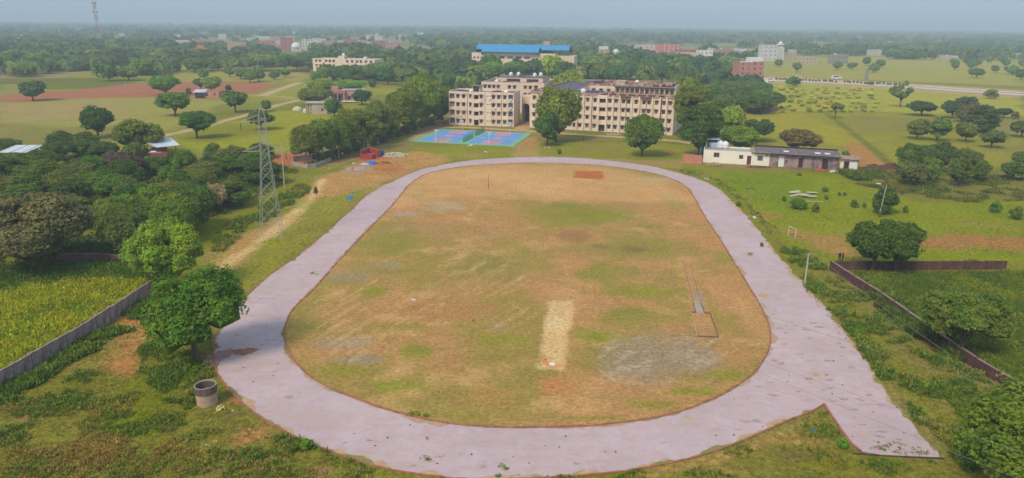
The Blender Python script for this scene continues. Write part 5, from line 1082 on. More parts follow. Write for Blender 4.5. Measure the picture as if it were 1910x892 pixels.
tree_stuff('distant_woodland', 9000, 'hazy green woodland stretching to the horizon', far_samp, 5, [(70, 98, 52), (84, 110, 56), (62, 88, 54), (94, 116, 58)])
def edge_samp(r, n):
    P = []
    for px, py, w_, s in [(950, 112, 330, 9), (250, 100, 260, 8), (1200, 112, 220, 7)]:
        for _ in range(n//3):
            q = at(px+r.uniform(-w_, w_), py+r.uniform(-s, s)); P.append((q[0], q[1], r.uniform(12, 20), r.uniform(8, 12)))
    P = np.array(P); k = np.ones(len(P), bool)
    for a, b, c in AVOID: k &= (P[:, 0]-a)**2+(P[:, 1]-b)**2 > (c+10)**2
    return P[k]
tree_stuff('woodland_fill', 560, 'woodland between the far campus and the town', edge_samp, 6, [(70, 98, 52), (84, 110, 56), (62, 88, 54)], 60)
def zone_samp(pts, hw, hh):
    def f(r, n):
        P = poly(pts); X = r.uniform(P[:, 0].min(), P[:, 0].max(), n*4); Y = r.uniform(P[:, 1].min(), P[:, 1].max(), n*4); k = sdist(X, Y, P) > 0
        for a, b, c in AVOID: k &= (X-a)**2+(Y-b)**2 > (c+6)**2
        X, Y = X[k][:n], Y[k][:n]; return np.stack([X, Y, r.uniform(*hw, len(X)), r.uniform(*hh, len(X))], 1)
    return f
tree_stuff('woodland_fill', 110, 'closed wood beyond the left fields', zone_samp([(-60, 150), (-60, 102), (200, 96), (330, 104), (420, 112), (590, 112), (600, 130), (400, 132), (325, 136), (270, 152), (120, 160)], (12, 20), (7, 11)), 7, [(84, 110, 54), (70, 98, 50), (98, 120, 58)], 90)
tree_stuff('woodland_fill', 150, 'closed wood behind the hostels', zone_samp([(600, 148), (600, 116), (760, 110), (880, 118), (1000, 122), (1180, 112), (1330, 128), (1400, 152), (1420, 178), (1290, 186), (1270, 158), (1050, 156), (1000, 148), (900, 156), (860, 178), (800, 168), (740, 160)], (11, 18), (8, 13)), 8, [(84, 110, 54), (70, 98, 50), (98, 120, 58), (60, 90, 54)], 90)
tree_stuff('woodland_fill', 60, 'hazy tree belt beyond the right plain', zone_samp([(1440, 96), (1910, 98), (1910, 110), (1480, 106)], (16, 28), (8, 13)), 9, [(74, 100, 60), (84, 110, 62)], 60)
r = random.Random(3)
for k, (px, py, w_) in enumerate([(640, 62.5, 34), (682, 63, 26), (703, 63.5, 8), (717, 64, 20), (764, 65, 24), (786, 66, 12), (805, 66, 18), (820, 61, 24), (45, 62, 30), (405, 50.5, 8), (510, 60, 10), (1245, 66, 7), (1640, 88, 20), (1898, 104, 26), (1618, 101, 20)]):
    L = at(px-w_/2, py); R_ = at(px+w_/2, py); W = (R_-L).length; z = max(3, 4.2*dep(L)/F*.6)
    t = thing('long_shed', 'long low white roofed shed far off in the haze', 'shed', L, 0, 'white roofed sheds far off'); h1 = max(3.5, z*.6)
    MB().box(0, W, 0, 14, 0, h1).build('wall', plain('pale_shed_wall', (206, 206, 206)), t)
    MB().add([(-1, -1, h1), (W+1, -1, h1), (W+1, 7, h1+4), (-1, 7, h1+4), (W+1, 15, h1), (-1, 15, h1)], [(0, 1, 2, 3), (3, 2, 4, 5), (0, 3, 5), (1, 4, 2)]).build('roof', plain('white_sheet_roof', (222, 228, 230), .5, .04), t)
# ---- farm buildings on the left
t, W, D, H = house(596, 213, 28, 193, (190, 172, 158), 'small flat roofed farm building with a pillared porch', cols=1, rows=1, depth=7, bare=True)
window(t, (0, 0), 0, W*.62, W*.62+1, 1.2, 2.3, -.02)
MB().box(-2.6, W+.3, -.5, 7.2, H+.003, H+.25).build('roof_overhang', plain('grey_slab', (178, 168, 160)), t)
for x, y in ((-2.3, -.2), (-2.3, 2.5), (-.8, -.2)): MB().box(x, x+.3, y, y+.3, 0, H).build('porch_post', GY2 if False else plain('grey_slab', (178, 168, 160)), t)
t, W, D, H = house(640, 190, 46, 170, (196, 144, 136), 'pink farmhouse with a deep porch and red fascia', cols=3, rows=1, depth=9, bare=True)
window(t, (0, 0), 0, W*.70, W*.70+1.3, 1.2, 2.7, -.02); window(t, (0, 0), 0, W*.2, W*.2+2.4, .3, 3, -.02, glass=DARK, name='porch_opening')
MB().box(-.6, W*.62, -2.6, -.01, H-1.0, H+.3).build('porch_fascia', plain('red_fascia', (188, 118, 108)), t)
for u in (.0, .3, .55): MB().box(u*W, u*W+.4, -2.4, -2.0, 0, H-1.003).build('porch_post', plain('pink_post', (206, 168, 160)), t)
MB().box(.2, W*.3, 2, 5, H-.58, H+2).build('roof_tank_room', plain('plaster_196_144_136', (196, 144, 136)), t); MB().box(W*.4, W+4, 3, 11, H+.003, H+.25).build('roof_sheet', plain('grey_slab', (178, 168, 160)), t)
MB().box(-5, 1, -9, -4, 2.6, 2.8).build('porch_canopy', WHITE, t); MB().box(W*.5, W+2, -6, -3, .6, .8).build('porch_platform', WHITE, t)
t, W, D, H = house(386, 183, 46, 171, (198, 138, 122), 'small pink farm hut with a bluish white lean-to roof', cols=3, rows=1, depth=6)
MB().add([(-.5, -1.2, H*.9), (W*.45, -1.2, H*.9), (W*.45, 5, H+.6), (-.5, 5, H+.6)], [(0, 1, 2, 3)]).build('lean_to_roof', plain('pale_tin', (200, 212, 226), .5), t); MB().box(W*.05, W*.4, -.9, -.02, .3, H*.75).build('doorway_shade', DARK, t)  # solid dark block stands in for the shade in the doorway
t, W, D, H = house(27, 305, 36, 284, (214, 188, 150), 'cream hut with a pale tin roof at the far left edge', cols=1, rows=1, depth=7, bare=True)
MB().add([(-1, -1, H+.05), (W+1.5, -1, H+.05), (W+1.5, 7.5, H+.7), (-1, 7.5, H+.7)], [(0, 1, 2, 3)]).build('tin_roof', plain('tin_roof_sheet', (208, 214, 220), .4, .05), t)
for k in range(3): MB().add([(-1+k*3, -1, H+.06), (-.4+k*3, -1, H+.06), (-.4+k*3, 7.5, H+.74), (-1+k*3, 7.5, H+.74)], [(0, 1, 2, 3)]).build('roof_seam', plain('grey_slab', (178, 168, 160)), t)
L, ang, W = frameLR((296, 297), (330, 293)); t = thing('open_shed', 'open cattle shed under a large white tilted tin roof beside the dirt road', 'shed', L, ang); H = ztop((L.x, L.y), 274)
mb = MB(); mb.add([(-.5, -1, H), (W+.8, -1, H), (W+2, 8, H+1.0), (-1, 8, H+1.0), (-.5, -1, H-.08), (W+.8, -1, H-.08), (W+2, 8, H+.92), (-1, 8, H+.92)], [(0, 1, 2, 3), (7, 6, 5, 4), (4, 5, 1, 0)]); mb.build('tin_roof', plain('tin_roof_sheet', (208, 214, 220), .4, .05), t)
for x, y in ((0, 0), (W, 0), (W, 7), (0, 7), (W/2, 0)): MB().bar((x, y, 0), (x, y, H-.05 if y < 1 else H+.8), .1).build('post', BARK, t)
MB().box(.5, W-.5, 6, 6.2, 0, H*.7).build('back_wall', BRICK, t)
L, ang, W = frameLR((280, 304), (310, 303)); t = thing('brick_ruin', 'roofless red brick shelter with dark gaps below the tin roofed shed', 'ruin', L, ang)
for k in range(5): MB().box(k*W/5, k*W/5+.7, -.2, .3, 0, 2.0+.5*(k % 2)).build('pier', BRICK, t)
MB().box(0, W, 2.5, 2.8, 0, 2.4).build('back_wall', BRICK, t); MB().box(-.1, W*.8, -.25, .35, 2.55, 2.8).build('lintel', plain('pink_beam', (200, 150, 140)), t); MB().box(.3, 1.6, .4, 1.6, 2.1, 2.9).build('loose_block', WHITE, t)
t, W, D, H = house(247, 294, 24, 285, (216, 214, 206), 'small white walled shed half hidden by the thicket', cols=1, rows=1, depth=4, bare=True)
b_ = at(216, 303); tag(MB().lathe([(.01, 1.3), (.5, 1.2), (.7, .8), (.7, .1), (.65, 0)], n=14).build('water_drum', TANK, None, None, (b_.x, b_.y, 0)), 'white water drum standing in the thicket near the metal shed', 'drum')
b_ = at(569, 210); tag(MB().lathe([(.7, 0), (.72, .9), (.6, 1.3), (.25, 1.5), (.01, 1.5)], n=14).build('water_drum', TANK, None, None, (b_.x, b_.y, 0)), 'white water drum beside the small flat roofed farm building', 'drum')
b_ = at(555, 206); t = thing('haystack', 'pale heap of fodder on the field beside the small farm building', 'heap', b_); MB().lathe([(2.2, 0), (2.0, .8), (1.1, 1.5), (.05, 1.8)], n=12).build('heap', plain('straw', (196, 188, 160)), t)
# ---- cream shed on the right
L, ang, W = frameLR((1311, 303), (1434, 310)); H = 3.5; S_ = thing('shed_building', 'long single storey cream shed with rooftop tanks right of the track', 'shed', L, ang)
wo = [(u*W-.75, u*W+.75, 1.6, 2.9) for u in (.20,)]+[(u*W-.55, u*W+.55, 1.5, 2.6) for u in (.575,)]+[(u*W-.7, u*W+.7, 1.3, 2.6) for u in (.86,)]; dr = [(.665*W, .665*W+1.1, .02, 2.5)]; ve = [(.94*W, .94*W+.6, 2.7, 3.05)]
block(S_, W, 8, H, wo+dr+ve, (), (), plain('shed_cream', (240, 232, 214), .85, .05, .3), plain('grey_slab', (178, 168, 160)), drop=.35); fillw(S_, wo, (0, 0), 0); fillw(S_, ve, (0, 0), 0, bars=1, name='vent_window'); fillw(S_, dr, (0, 0), 0, glass=plain('maroon_door', (110, 60, 56)), bars=1, name='door')
MB().box(W*.72, W, -.6, 8.1, H+.003, H+.12).build('roof_edge', STAIN, S_)
MB().box(0, W*.33, 7.4, 7.7, H-.3, H+1.0).build('back_parapet', plain('pale_blue_paint', (184, 200, 222)), S_)
tank(S_, W*.245, 5.6, H-.3, .95, 2.2); tank(S_, W*.325, 5.6, H-.3, .9, 2.1)
mb = MB()
for x in (W*.03, W*.22): mb.bar((x, 7, H), (x, 7, H+2.3), .06); mb.bar((x, 4.5, H), (x, 4.5, H+2.3), .06)
for y in (4.5, 7): mb.bar((W*.03, y, H+2.3), (W*.22, y, H+2.3), .07)
mb.bar((W*.03, 4.5, H+2.3), (W*.03, 7, H+2.3), .06); mb.bar((W*.22, 4.5, H+2.3), (W*.22, 7, H+2.3), .06); mb.build('roof_frame', WHITE, S_)
b_ = at(1334, 296); t = thing('blue_tank', 'big blue covered tank behind the left end of the shed', 'tank', (b_.x, b_.y+6, 0)); MB().lathe([(2.4, 0), (2.5, 3), (2.5, 6.0), (1.8, 6.9), (.05, 7.2)], n=18).build('tank_body', plain('blue_plastic', (30, 110, 178), .5), t)
b_ = at(1350, 282); t = thing('teal_banner', 'teal cloth hanging high in the tree behind the shed', 'cloth', (b_.x, b_.y, 0)); z_ = ztop((b_.x, b_.y), 240)
mb = MB(); mb.bar((-.9, 0, 0), (-.9, 0, z_), .06); mb.build('pole', METAL, t); mb = MB()
for k in range(5): mb.quad((-.8, .1*math.sin(k), z_-.7*k-.7), (.7-.1*k, .1*math.sin(k)-.15, z_-.7*k-.65), (.8-.1*k, .1*math.sin(k+1), z_-.7*k), (-.8, .1*math.sin(k+1), z_-.7*k))
mb.build('cloth', plain('teal_cloth', (24, 168, 170), .7), t)
L, ang, W = frameLR((1434, 310), (1563, 318)); H = 3.5; S2 = thing('shed_building', 'stained grey windowless half of the shed with a sagging sheet roof', 'shed', L, ang)
SM = plain('mouldy_plaster', (164, 136, 136), .95, .2, .45, (78, 64, 80), 1.0, (1, 1, .5)); od = [(.13*W, .13*W+1.5, .02, 2.9), (.425*W, .425*W+1.2, .02, 2.7), (.765*W, .765*W+1.5, .02, 2.9)]
block(S2, W, 8, H, od, (), (), SM, ROOF, drop=.1); window(S2, (0, 0), 0, *od[0], .15, frame=FRW, glass=WHITE, bars=1, name='door', label='white door'); fillw(S2, od[1:], (0, 0), 0, glass=DARK, bars=1, name='doorway')
mb = MB()
for k in range(12): x0 = -4+(W+4.3)*k/12; x1 = -4+(W+4.3)*(k+1)/12; z = H+.06+.03*(k % 2); mb.add([(x0, -.8, z), (x1, -.8, z), (x1, 8.4, z+.3), (x0, 8.4, z+.3), (x0, -.8, z-.08), (x1, -.8, z-.08)], [(0, 1, 2, 3), (4, 5, 1, 0)])
mb.build('sheet_roof', plain('asbestos_sheet', (128, 116, 116), .9, .25, .5, (80, 70, 76), .9), S2); MB().box(-4, W+.3, 8.41, 8.6, H, H+.75).build('roof_ridge', DARK, S2); MB().box(-4, W+.3, -.95, -.81, H-.12, H+.08).build('eave', DARK, S2)
for u in (.2, .66, .8): MB().add([(u*W, 2, H+.25), (u*W+1.4, 2, H+.25), (u*W+1.4, 4, H+.32), (u*W, 4, H+.32)], [(0, 1, 2, 3)]).build('roof_patch', WHITE, S2)
L, ang, W = frameLR((1565, 318), (1598, 321)); H = 3.2; S3 = thing('shed_building', 'low cream end shed with a dark doorway and white gate', 'shed', L, ang)
od = [(.22*W, .52*W, .02, 2.5)]; block(S3, W, 5, H, od, (), (), CREAM, ROOF, drop=.1); fillw(S3, od, (0, 0), 0, glass=DARK, bars=1, name='doorway'); MB().box(.56*W, .96*W, -.12, -.02, .1, 2.7).build('gate', WHITE, S3); MB().box(-.4, W+.6, -.8, 5.3, H+.003, H+.12).build('roof_sheet', STAIN, S3)
def fieldwall(name, label, pts, h, thick, mat, cap=None, cat='wall', pw=3.0, postw=.3, pname='panel', jit=.0, postmat=None, posth=.12, seed=1):
    """wall of separate panels between posts following ground points"""
    r = random.Random(seed); P = resample(poly(pts), pw, False); t = thing(name, label, cat, (P[0][0], P[0][1], 0)); o = P[0]
    for i in range(len(P)-1):
        a_ = P[i]-o; b_ = P[i+1]-o; d = b_-a_; L_ = np.hypot(*d); an = math.atan2(d[1], d[0]); hh = h*(1+r.uniform(-jit, jit)); mb = MB()
        mb.box(postw/2, L_-postw/2, -thick/2, thick/2, -.05, hh); p = mb.build(pname, mat, t, None, (a_[0], a_[1], 0), an)
        if cap: MB().box(postw/2, L_-postw/2, -thick/2-.04, thick/2+.04, hh+.002, hh+.08).build('coping', cap, t, None, (a_[0], a_[1], 0), an)
        MB().box(-postw/2+.01, postw/2-.01, -thick/2-.09, thick/2+.09, -.05, h+posth).build('post', postmat or mat, t, None, (a_[0], a_[1], 0), an)
    return t
CW = plain('stained_concrete', (168, 144, 138), .95, .12, .7, (92, 76, 78), .8, (1, 1, .35)); DW = plain('dark_brick_wall', (104, 72, 68), .95, .25, 1.2, (66, 52, 54), .7); DC = plain('wall_coping', (150, 128, 116), .95, .2, 1)
fieldwall('concrete_wall', 'stained concrete panel wall with posts along the left crop field', [(-60, 752), (8, 722), (54, 693), (148, 638), (224, 588), (262, 562), (288, 545)], 1.75, .14, CW, CW, pw=2.6, postw=.34, seed=3, postmat=plain('concrete_post', (158, 138, 134), .95, .15, .7, (92, 76, 78), .7), posth=.16, jit=.02)
fieldwall('brick_wall', 'dull purple brick wall behind the left crop field under the trees', [(110, 492), (180, 488), (262, 497)], 1.4, .22, plain('purple_brick', (124, 86, 90), .95, .2, 1), DC, pw=3, posth=.05)
fieldwall('brick_wall', 'dark straight brick wall along the back of the right crop field', [(1556, 503), (1640, 503), (1760, 503), (1877, 502)], 1.35, .24, DW, None, pw=3.2, posth=.06, seed=5, jit=.02)
fieldwall('brick_wall', 'dark brick wall running down the left side of the right crop field', [(1550, 502), (1580, 523), (1640, 560), (1700, 604), (1800, 676), (1905, 740), (1960, 775)], 1.25, .24, DW, DC, pw=3.2, posth=.04, seed=6, jit=.03)
fieldwall('far_wall', 'dark boundary wall in front of the far wood on the left', [(415, 134), (470, 134), (560, 135), (580, 135)], 2, .3, DW, None, pw=8, posth=.02)
fieldwall('boundary_wall', 'low grey boundary wall behind the pale trunked tree row', [(548, 302), (592, 297), (640, 282), (710, 257), (790, 230), (824, 218)], 1.5, .2, plain('row_wall', (150, 138, 132), .95, .2, .8, (100, 90, 86), .7), None, pw=5, posth=.05)
fieldwall('boundary_wall', 'purple grey boundary wall at the foot of the dark grove', [(1392, 211), (1450, 208)], 2.4, .3, plain('purple_brick', (124, 86, 90)), None, pw=6)
fieldwall('brick_wall', 'broken low brick wall running right from the end shed', [(1600, 322), (1660, 316), (1690, 316)], 1.6, .24, plain('brown_brick', (140, 104, 92)), None, pw=3, jit=.2, seed=8)
fieldwall('brick_wall', 'short red brick wall left of the cream shed', [(1274, 303), (1296, 305), (1310, 306)], 2.4, .24, plain('salmon_brick', (196, 128, 108), .95, .15, .8), None, pw=2.2, jit=.12, seed=9)
fieldwall('plot_wall', 'low pale wall at the edge of the red soil plot', [(545, 308), (580, 315), (606, 306), (624, 296)], 1.0, .2, plain('grey_wall', (168, 156, 146)), None, pw=3)
# ---- concrete well
b_ = at(387, 752); Wl = thing('concrete_well', 'tall round well of stacked concrete rings beside the lower left of the track', 'well', b_)
R_ = 41/2*dep(b_)/F*.96; Hh = ztop((b_.x, b_.y), 716)*.95; WC = plain('well_concrete', (186, 158, 132), .95, .12, 1.5, (140, 112, 100), .5, (1, 1, .3)); WD = plain('well_dark_ring', (104, 88, 88), .95, .2, 1.5, (170, 150, 136), .3)
zs = [0, Hh*.27, Hh*.62, Hh]
for k in range(3):
    s_ = (.93, .95, 1.0)[k]; ro = R_*s_; mb = MB().lathe([(ro-.14, zs[k]+.004), (ro, zs[k]+.004), (ro+.01, (zs[k]+zs[k+1])/2), (ro, zs[k+1]-.02), (ro-.14, zs[k+1]-.02), (ro-.14, zs[k]+.004)], n=32); mb.build('ring', WC if k < 2 else WD, Wl, smooth=False)
MB().lathe([(R_*1.0-.14, Hh-.018), (R_*1.02, Hh-.018), (R_*1.04, Hh+.03), (R_*1.02, Hh+.07), (R_*.95, Hh+.07), (R_*.91, Hh-.018)], n=32).build('rim', plain('well_rim', (160, 140, 128), .95, .15, 2), Wl)
MB().lathe([(R_*.9, .3), (.01, .3)], n=24).build('fill', DIRT, Wl)
def pile(px, py, rx, ry, n, sz, mat, name, label, cat='rubble', seed=1, hmax=.3):
    r = random.Random(seed); c = at(px, py); RX = rx*dep(c)/F; RY = abs(at(px, py-ry)[1]-at(px, py+ry)[1])/2; mb = MB()
    for _ in range(n):
        a_ = r.uniform(0, 6.28); q = math.sqrt(r.random()); x = RX*q*math.cos(a_); y = RY*q*math.sin(a_); s = r.uniform(*sz); z = r.uniform(0, hmax)*(1-q); M = Matrix.Rotation(r.uniform(0, 6.28), 3, 'Z') @ Matrix.Rotation(r.uniform(-.5, .5), 3, 'X')
        V = [M @ Vector((sx*s*r.uniform(.6, 1), sy*s*.6*r.uniform(.6, 1), sz_*s*.4*r.uniform(.6, 1)))+Vector((x, y, z+s*.25)) for sx in (-1, 1) for sy in (-1, 1) for sz_ in (-1, 1)]
        mb.add(V, [(0, 1, 3, 2), (4, 6, 7, 5), (0, 4, 5, 1), (2, 3, 7, 6), (0, 2, 6, 4), (1, 5, 7, 3)])
    return tag(mb.build(name, mat, None, 'stuff', (c.x, c.y, 0)), label, cat)
PALE = plain('pale_stone', (198, 184, 158), .9, .15, 2)
pile(412, 762, 9, 5, 22, (.08, .16), plain('yellow_stone', (206, 192, 132)), 'stone_heap', 'small heap of yellowish stones at the foot of the concrete well', seed=2)
pile(735, 290, 22, 4.5, 150, (.2, .5), PALE, 'stone_heap', 'spread of pale stone blocks beside the red brick enclosure', seed=3, hmax=.5)
pile(752, 291, 6, 3, 40, (.25, .5), PALE, 'stone_heap', 'denser pale stone pile at the right end of the stone spread', seed=4, hmax=.6)
pile(716, 305, 16, 3, 60, (.1, .3), DIRT, 'soil_heap', 'reddish soil heap behind the blue tarpaulin', seed=5, hmax=.8)
pile(665, 316, 20, 4, 90, (.1, .35), plain('pinkish_gravel', (190, 170, 164)), 'gravel_heap', 'pinkish gravel spread on the sand left of the blue tarpaulin', seed=6, hmax=.3)
pile(1332, 308, 14, 2, 40, (.2, .6), plain('mixed_debris', (180, 156, 110), .9, .3, 2), 'debris_heap', 'heap of brush and debris in front of the cream shed', seed=7, hmax=.8)
pile(1415, 312, 24, 1.5, 50, (.1, .4), plain('brown_debris', (130, 90, 80)), 'debris_heap', 'reddish rubble strip along the foot of the cream shed', seed=8, hmax=.3)
pile(1557, 321, 12, 1.5, 30, (.2, .5), TANK, 'debris_heap', 'white sacks and scrap before the end shed', seed=9, hmax=.6)
pile(1530, 318, 7, 1.5, 22, (.2, .5), plain('orange_junk', (214, 96, 70)), 'debris_heap', 'orange red plastic scrap before the stained shed', seed=10, hmax=.6)
pile(600, 881, 12, 5, 60, (.05, .14), plain('brown_soil_clods', (160, 124, 88)), 'soil_ring', 'small ring of dug soil at the bottom edge left of centre', seed=11, hmax=.2)
pile(1020, 276, 5, 1.5, 6, (.2, .4), PALE, 'stone_heap', 'few white stones on the dirt right of the court', seed=12)
pile(877, 272, 5, 1, 6, (.2, .4), TANK, 'stone_heap', 'white bags by the near edge of the sports court', seed=13)
for k, (px, py, lb) in enumerate([(907, 284, 'tiny white object on the grass in front of the courts'), (1405, 407, 'white bag on the lawn right of the track'), (771, 561, 'pale strip of cloth on the left of the infield'), (1317, 334, 'white scrap lying in front of the cream shed'), (660, 305, 'white scrap left of the blue tarpaulin')]):
    pile(px, py, 3, 1, 4, (.15, .3), TANK, 'litter', lb, 'litter', 20+k)
# ---- debris slabs on the right lawn
c = at(1500, 365); t = thing('slab_pile', 'pile of pale broken slabs lying on the right lawn', 'slabs', c); r = random.Random(5)
for k in range(9):
    x, y = r.uniform(-2.2, 2.2), r.uniform(-2.5, 2.5); o = MB().box(-r.uniform(.6, 1.5), r.uniform(.6, 1.5), -.5, .5, 0, .08).build('slab', PALE, t, None, (x, y, .05+.09*k*.6), r.uniform(-.5, .5)); o.rotation_euler.y = r.uniform(-.1, .1)
b1_, b2_ = at(1502, 376), at(1535, 377); tag(MB().bar((0, 0, .08), b2_-b1_+Vector((0, 0, .08)), .07, 6).build('pale_pipe', PALE, None, None, b1_), 'long thin pale pipe lying between the lawn shrubs', 'pipe')
# ---- red brick enclosure, made of walls of separate course bands
P0, P1 = at(673.5, 296.5), at(695, 297.3)
t = thing('brick_enclosure', 'unfinished roofless red brick room at the edge of the sandy ground', 'enclosure', P0); RB = plain('enclosure_brick', (166, 70, 68), .9, .12, 1.2, (120, 56, 60), .5); RC = plain('enclosure_top', (206, 128, 112), .9, .1, 1)
def seg(a_, b_, h, h2=None, nm='wall'):
    a_ = Vector((a_.x-P0.x, a_.y-P0.y, 0)); b_ = Vector((b_.x-P0.x, b_.y-P0.y, 0)); d = (b_-a_).normalized(); n = Vector((-d.y, d.x, 0))*.13; h2 = h2 or h; nz = lambda z: Vector((0, 0, z)); mb = MB()
    V = [a_-n, b_-n, b_+n, a_+n, a_-n+nz(h), b_-n+nz(h2), b_+n+nz(h2), a_+n+nz(h)]; mb.add(V, [(0, 1, 5, 4), (1, 2, 6, 5), (2, 3, 7, 6), (3, 0, 4, 7)]); mb.build(nm, RB, t); MB().add([V[4]+nz(.004), V[5]+nz(.004), V[6]+nz(.004), V[7]+nz(.004)], [(0, 1, 2, 3)]).build('wall_top', RC, t)
Pl, Pb = at(688.5, 290.3), at(707.5, 292)
seg(P0, P1, 1.35); seg(P0, Pl, 2.35); seg(Pl, Pb, 2.4, 1.9); seg(P1, at(700.5, 295), 1.35); seg(at(704.5, 293.2), Pb, 1.9); seg(at(681, 293.4), at(701, 294.6), 1.2)
b_ = at(713, 291); tag(MB().lathe([(.5, 0), (.52, .6), (.5, 1.3), (.4, 1.5), (.01, 1.5)], n=14).build('blue_drum', plain('dark_blue_plastic', (40, 70, 150), .5), None, None, b_), 'dark blue drum at the right side of the brick enclosure', 'drum')
def tarp(px, py, rx, ry, label, seed, h=.45):
    c = at(px, py); RX = rx*dep(c)/F; RY = abs(at(px, py-ry)[1]-at(px, py+ry)[1])/2; n = 14; V = []; r = random.Random(seed)
    for j in range(n+1):
        for i in range(n+1):
            u, v = i/n*2-1, j/n*2-1; q = max(0, 1-max(abs(u), abs(v))**2); V.append((u*RX*(1+.12*math.sin(5*v+seed)), v*RY*(1+.15*math.sin(4*u)), .03+h*q*(.5+.5*vnoise(np.array([u*2.5+seed]), np.array([v*2.5]), seed)[0]*1.4)))
    me = mesh('tarp', V, [(j*(n+1)+i, j*(n+1)+i+1, (j+1)*(n+1)+i+1, (j+1)*(n+1)+i) for j in range(n) for i in range(n)], True)
    tag(link('tarpaulin', me, plain('blue_tarpaulin', (24, 118, 200), .5, .12, 1), None, c), label, 'tarpaulin')
tarp(693, 305.5, 8, 2.2, 'bright blue tarpaulin over a heap below the brick enclosure', 1, .7); tarp(653, 369, 5.5, 2.6, 'small blue tarpaulin on the grass beside the far left of the track', 2, .3); tarp(1518, 803, 3.5, 3.5, 'scrap of blue plastic in the rough triangle by the spur', 3, .15)
tag(link('tarpaulin', mesh('tarp', [(-1.5, -.8, .05), (1, -1, .05), (1.4, .7, .3), (-1, .9, .25)], [(0, 1, 2, 3)]), plain('pale_tarp', (170, 200, 220), .6), None, at(682, 307)), 'pale crumpled sheet at the left end of the blue tarpaulin', 'sheet')
# ---- sports courts
q00, q01, q11, q10 = at(765, 264), at(820, 241), at(993, 249), at(958, 274)
cor = thing('sports_court', 'pair of blue painted basketball courts with green borders and red keys', 'court', q00)
def CQ(u, v, z): p = (q00*(1-u)*(1-v)+q10*u*(1-v)+q01*(1-u)*v+q11*u*v)-q00; return (p.x, p.y, z)
def cpatch(name, mat, u0, u1, v0, v1, z, par=cor): MB().quad(CQ(u0, v0, z), CQ(u1, v0, z), CQ(u1, v1, z), CQ(u0, v1, z)).build(name, mat, par)
CG = plain('court_green', (128, 180, 134), .8, .05, .3); CB = plain('court_blue', (112, 156, 202), .85, .1, .3, (140, 166, 200), .8); CRD = plain('court_red', (206, 144, 152), .8, .05, .5); CWH = plain('court_line', (220, 220, 214), .7)
mb = MB(); V = [CQ(0, 0, -.05), CQ(1, 0, -.05), CQ(1, 1, -.05), CQ(0, 1, -.05), CQ(0, 0, .08), CQ(1, 0, .08), CQ(1, 1, .08), CQ(0, 1, .08)]; mb.add(V, [(4, 5, 6, 7), (0, 1, 5, 4), (1, 2, 6, 5), (2, 3, 7, 6), (3, 0, 4, 7)]); mb.build('slab', CG, cor)
for a_, b_ in ((.055, .455), (.53, .945)):
    cpatch('playing_surface', CB, a_, b_, .05, .965, .084); w_ = b_-a_
    cpatch('key', CRD, a_+w_*.36, a_+w_*.72, .07, .29, .088); cpatch('key', CRD, a_+w_*.30, a_+w_*.66, .70, .95, .088)
    ccx = a_+w_*.5; mb = MB(); N = 24; pts = [CQ(ccx+.045*math.cos(6.283*k/N), .5+.075*math.sin(6.283*k/N), .088) for k in range(N)]; mb.add(pts, [tuple(range(N))]); mb.build('centre_circle', CRD, cor)
    for v0, v1 in ((.05, .053), (.962, .965), (.498, .502)): cpatch('court_line', CWH, a_, b_, v0, v1, .092)
    for u0, u1 in ((a_, a_+.002), (b_-.002, b_)): cpatch('court_line', CWH, u0, u1, .053, .962, .092)
    for s_, v0, v1 in ((0, .07, .29), (1, .70, .95)):
        k0, k1 = (a_+w_*.36, a_+w_*.72) if s_ == 0 else (a_+w_*.30, a_+w_*.66)
        cpatch('court_line', CWH, k0-.002, k0, v0, v1, .0925); cpatch('court_line', CWH, k1, k1+.002, v0, v1, .0925)
NET = plain('green_net', (60, 128, 96), .8, .1, 1)
for px0, py0, px1, py1, lb in ((863.5, 266, 882.5, 256.5, 'nearer'), (886, 254.5, 903, 246, 'farther')):
    a_, b_ = at(px0, py0), at(px1, py1); d = b_-a_; t = thing('court_net', lb+' of the two green net fences standing between the blue courts', 'net', a_, math.atan2(d.y, d.x)); Ln = d.length; h = 1.5
    mb = MB()
    for k in range(int(Ln/.35)+1): mb.bar((k*.35, 0, .15), (k*.35, 0, h), .035, 3)
    for k in range(8): mb.bar((0, 0, .15+k*.26), (Ln, 0, .15+k*.26), .04, 3)
    mb.build('net', NET, t)['kind'] = 'stuff'
    for x in (0, Ln/2, Ln): MB().bar((x, 0, .08), (x, 0, h+.1), .06, 6).build('post', NET, t)
def hoop(px, py, faces, label, ang=0):
    b_ = at(px, py); t = thing('basketball_hoop', label, 'basketball hoop', b_, ang, 'basketball hoops on the blue courts')
    mb = MB(); mb.bar((0, -faces*1.6, .08), (0, -faces*1.3, 2.6), .07, 6); mb.bar((0, -faces*1.3, 2.6), (0, -.1*faces, 3.4), .06, 6); mb.build('post', WHITE, t)
    MB().box(-.75, .75, -.03, .03, 2.85, 3.65).build('backboard', plain('backboard_acrylic', (176, 186, 196), .3), t); mb = MB()
    for k in range(12): a0, a1 = 6.283*k/12, 6.283*(k+1)/12; mb.bar((.23*math.cos(a0), faces*.3+.23*math.sin(a0), 3.05), (.23*math.cos(a1), faces*.3+.23*math.sin(a1), 3.05), .02, 4)
    mb.build('rim', plain('hoop_orange', (214, 92, 50)), t)
hoop(815, 262.5, 1, 'basketball hoop at the near end of the left blue court', -.17); hoop(914, 267.5, 1, 'basketball hoop at the near end of the right blue court', -.17); hoop(861, 243.5, -1, 'basketball hoop at the far end of the left blue court', -.17); hoop(950, 247.5, -1, 'basketball hoop at the far end of the right blue court', -.17)
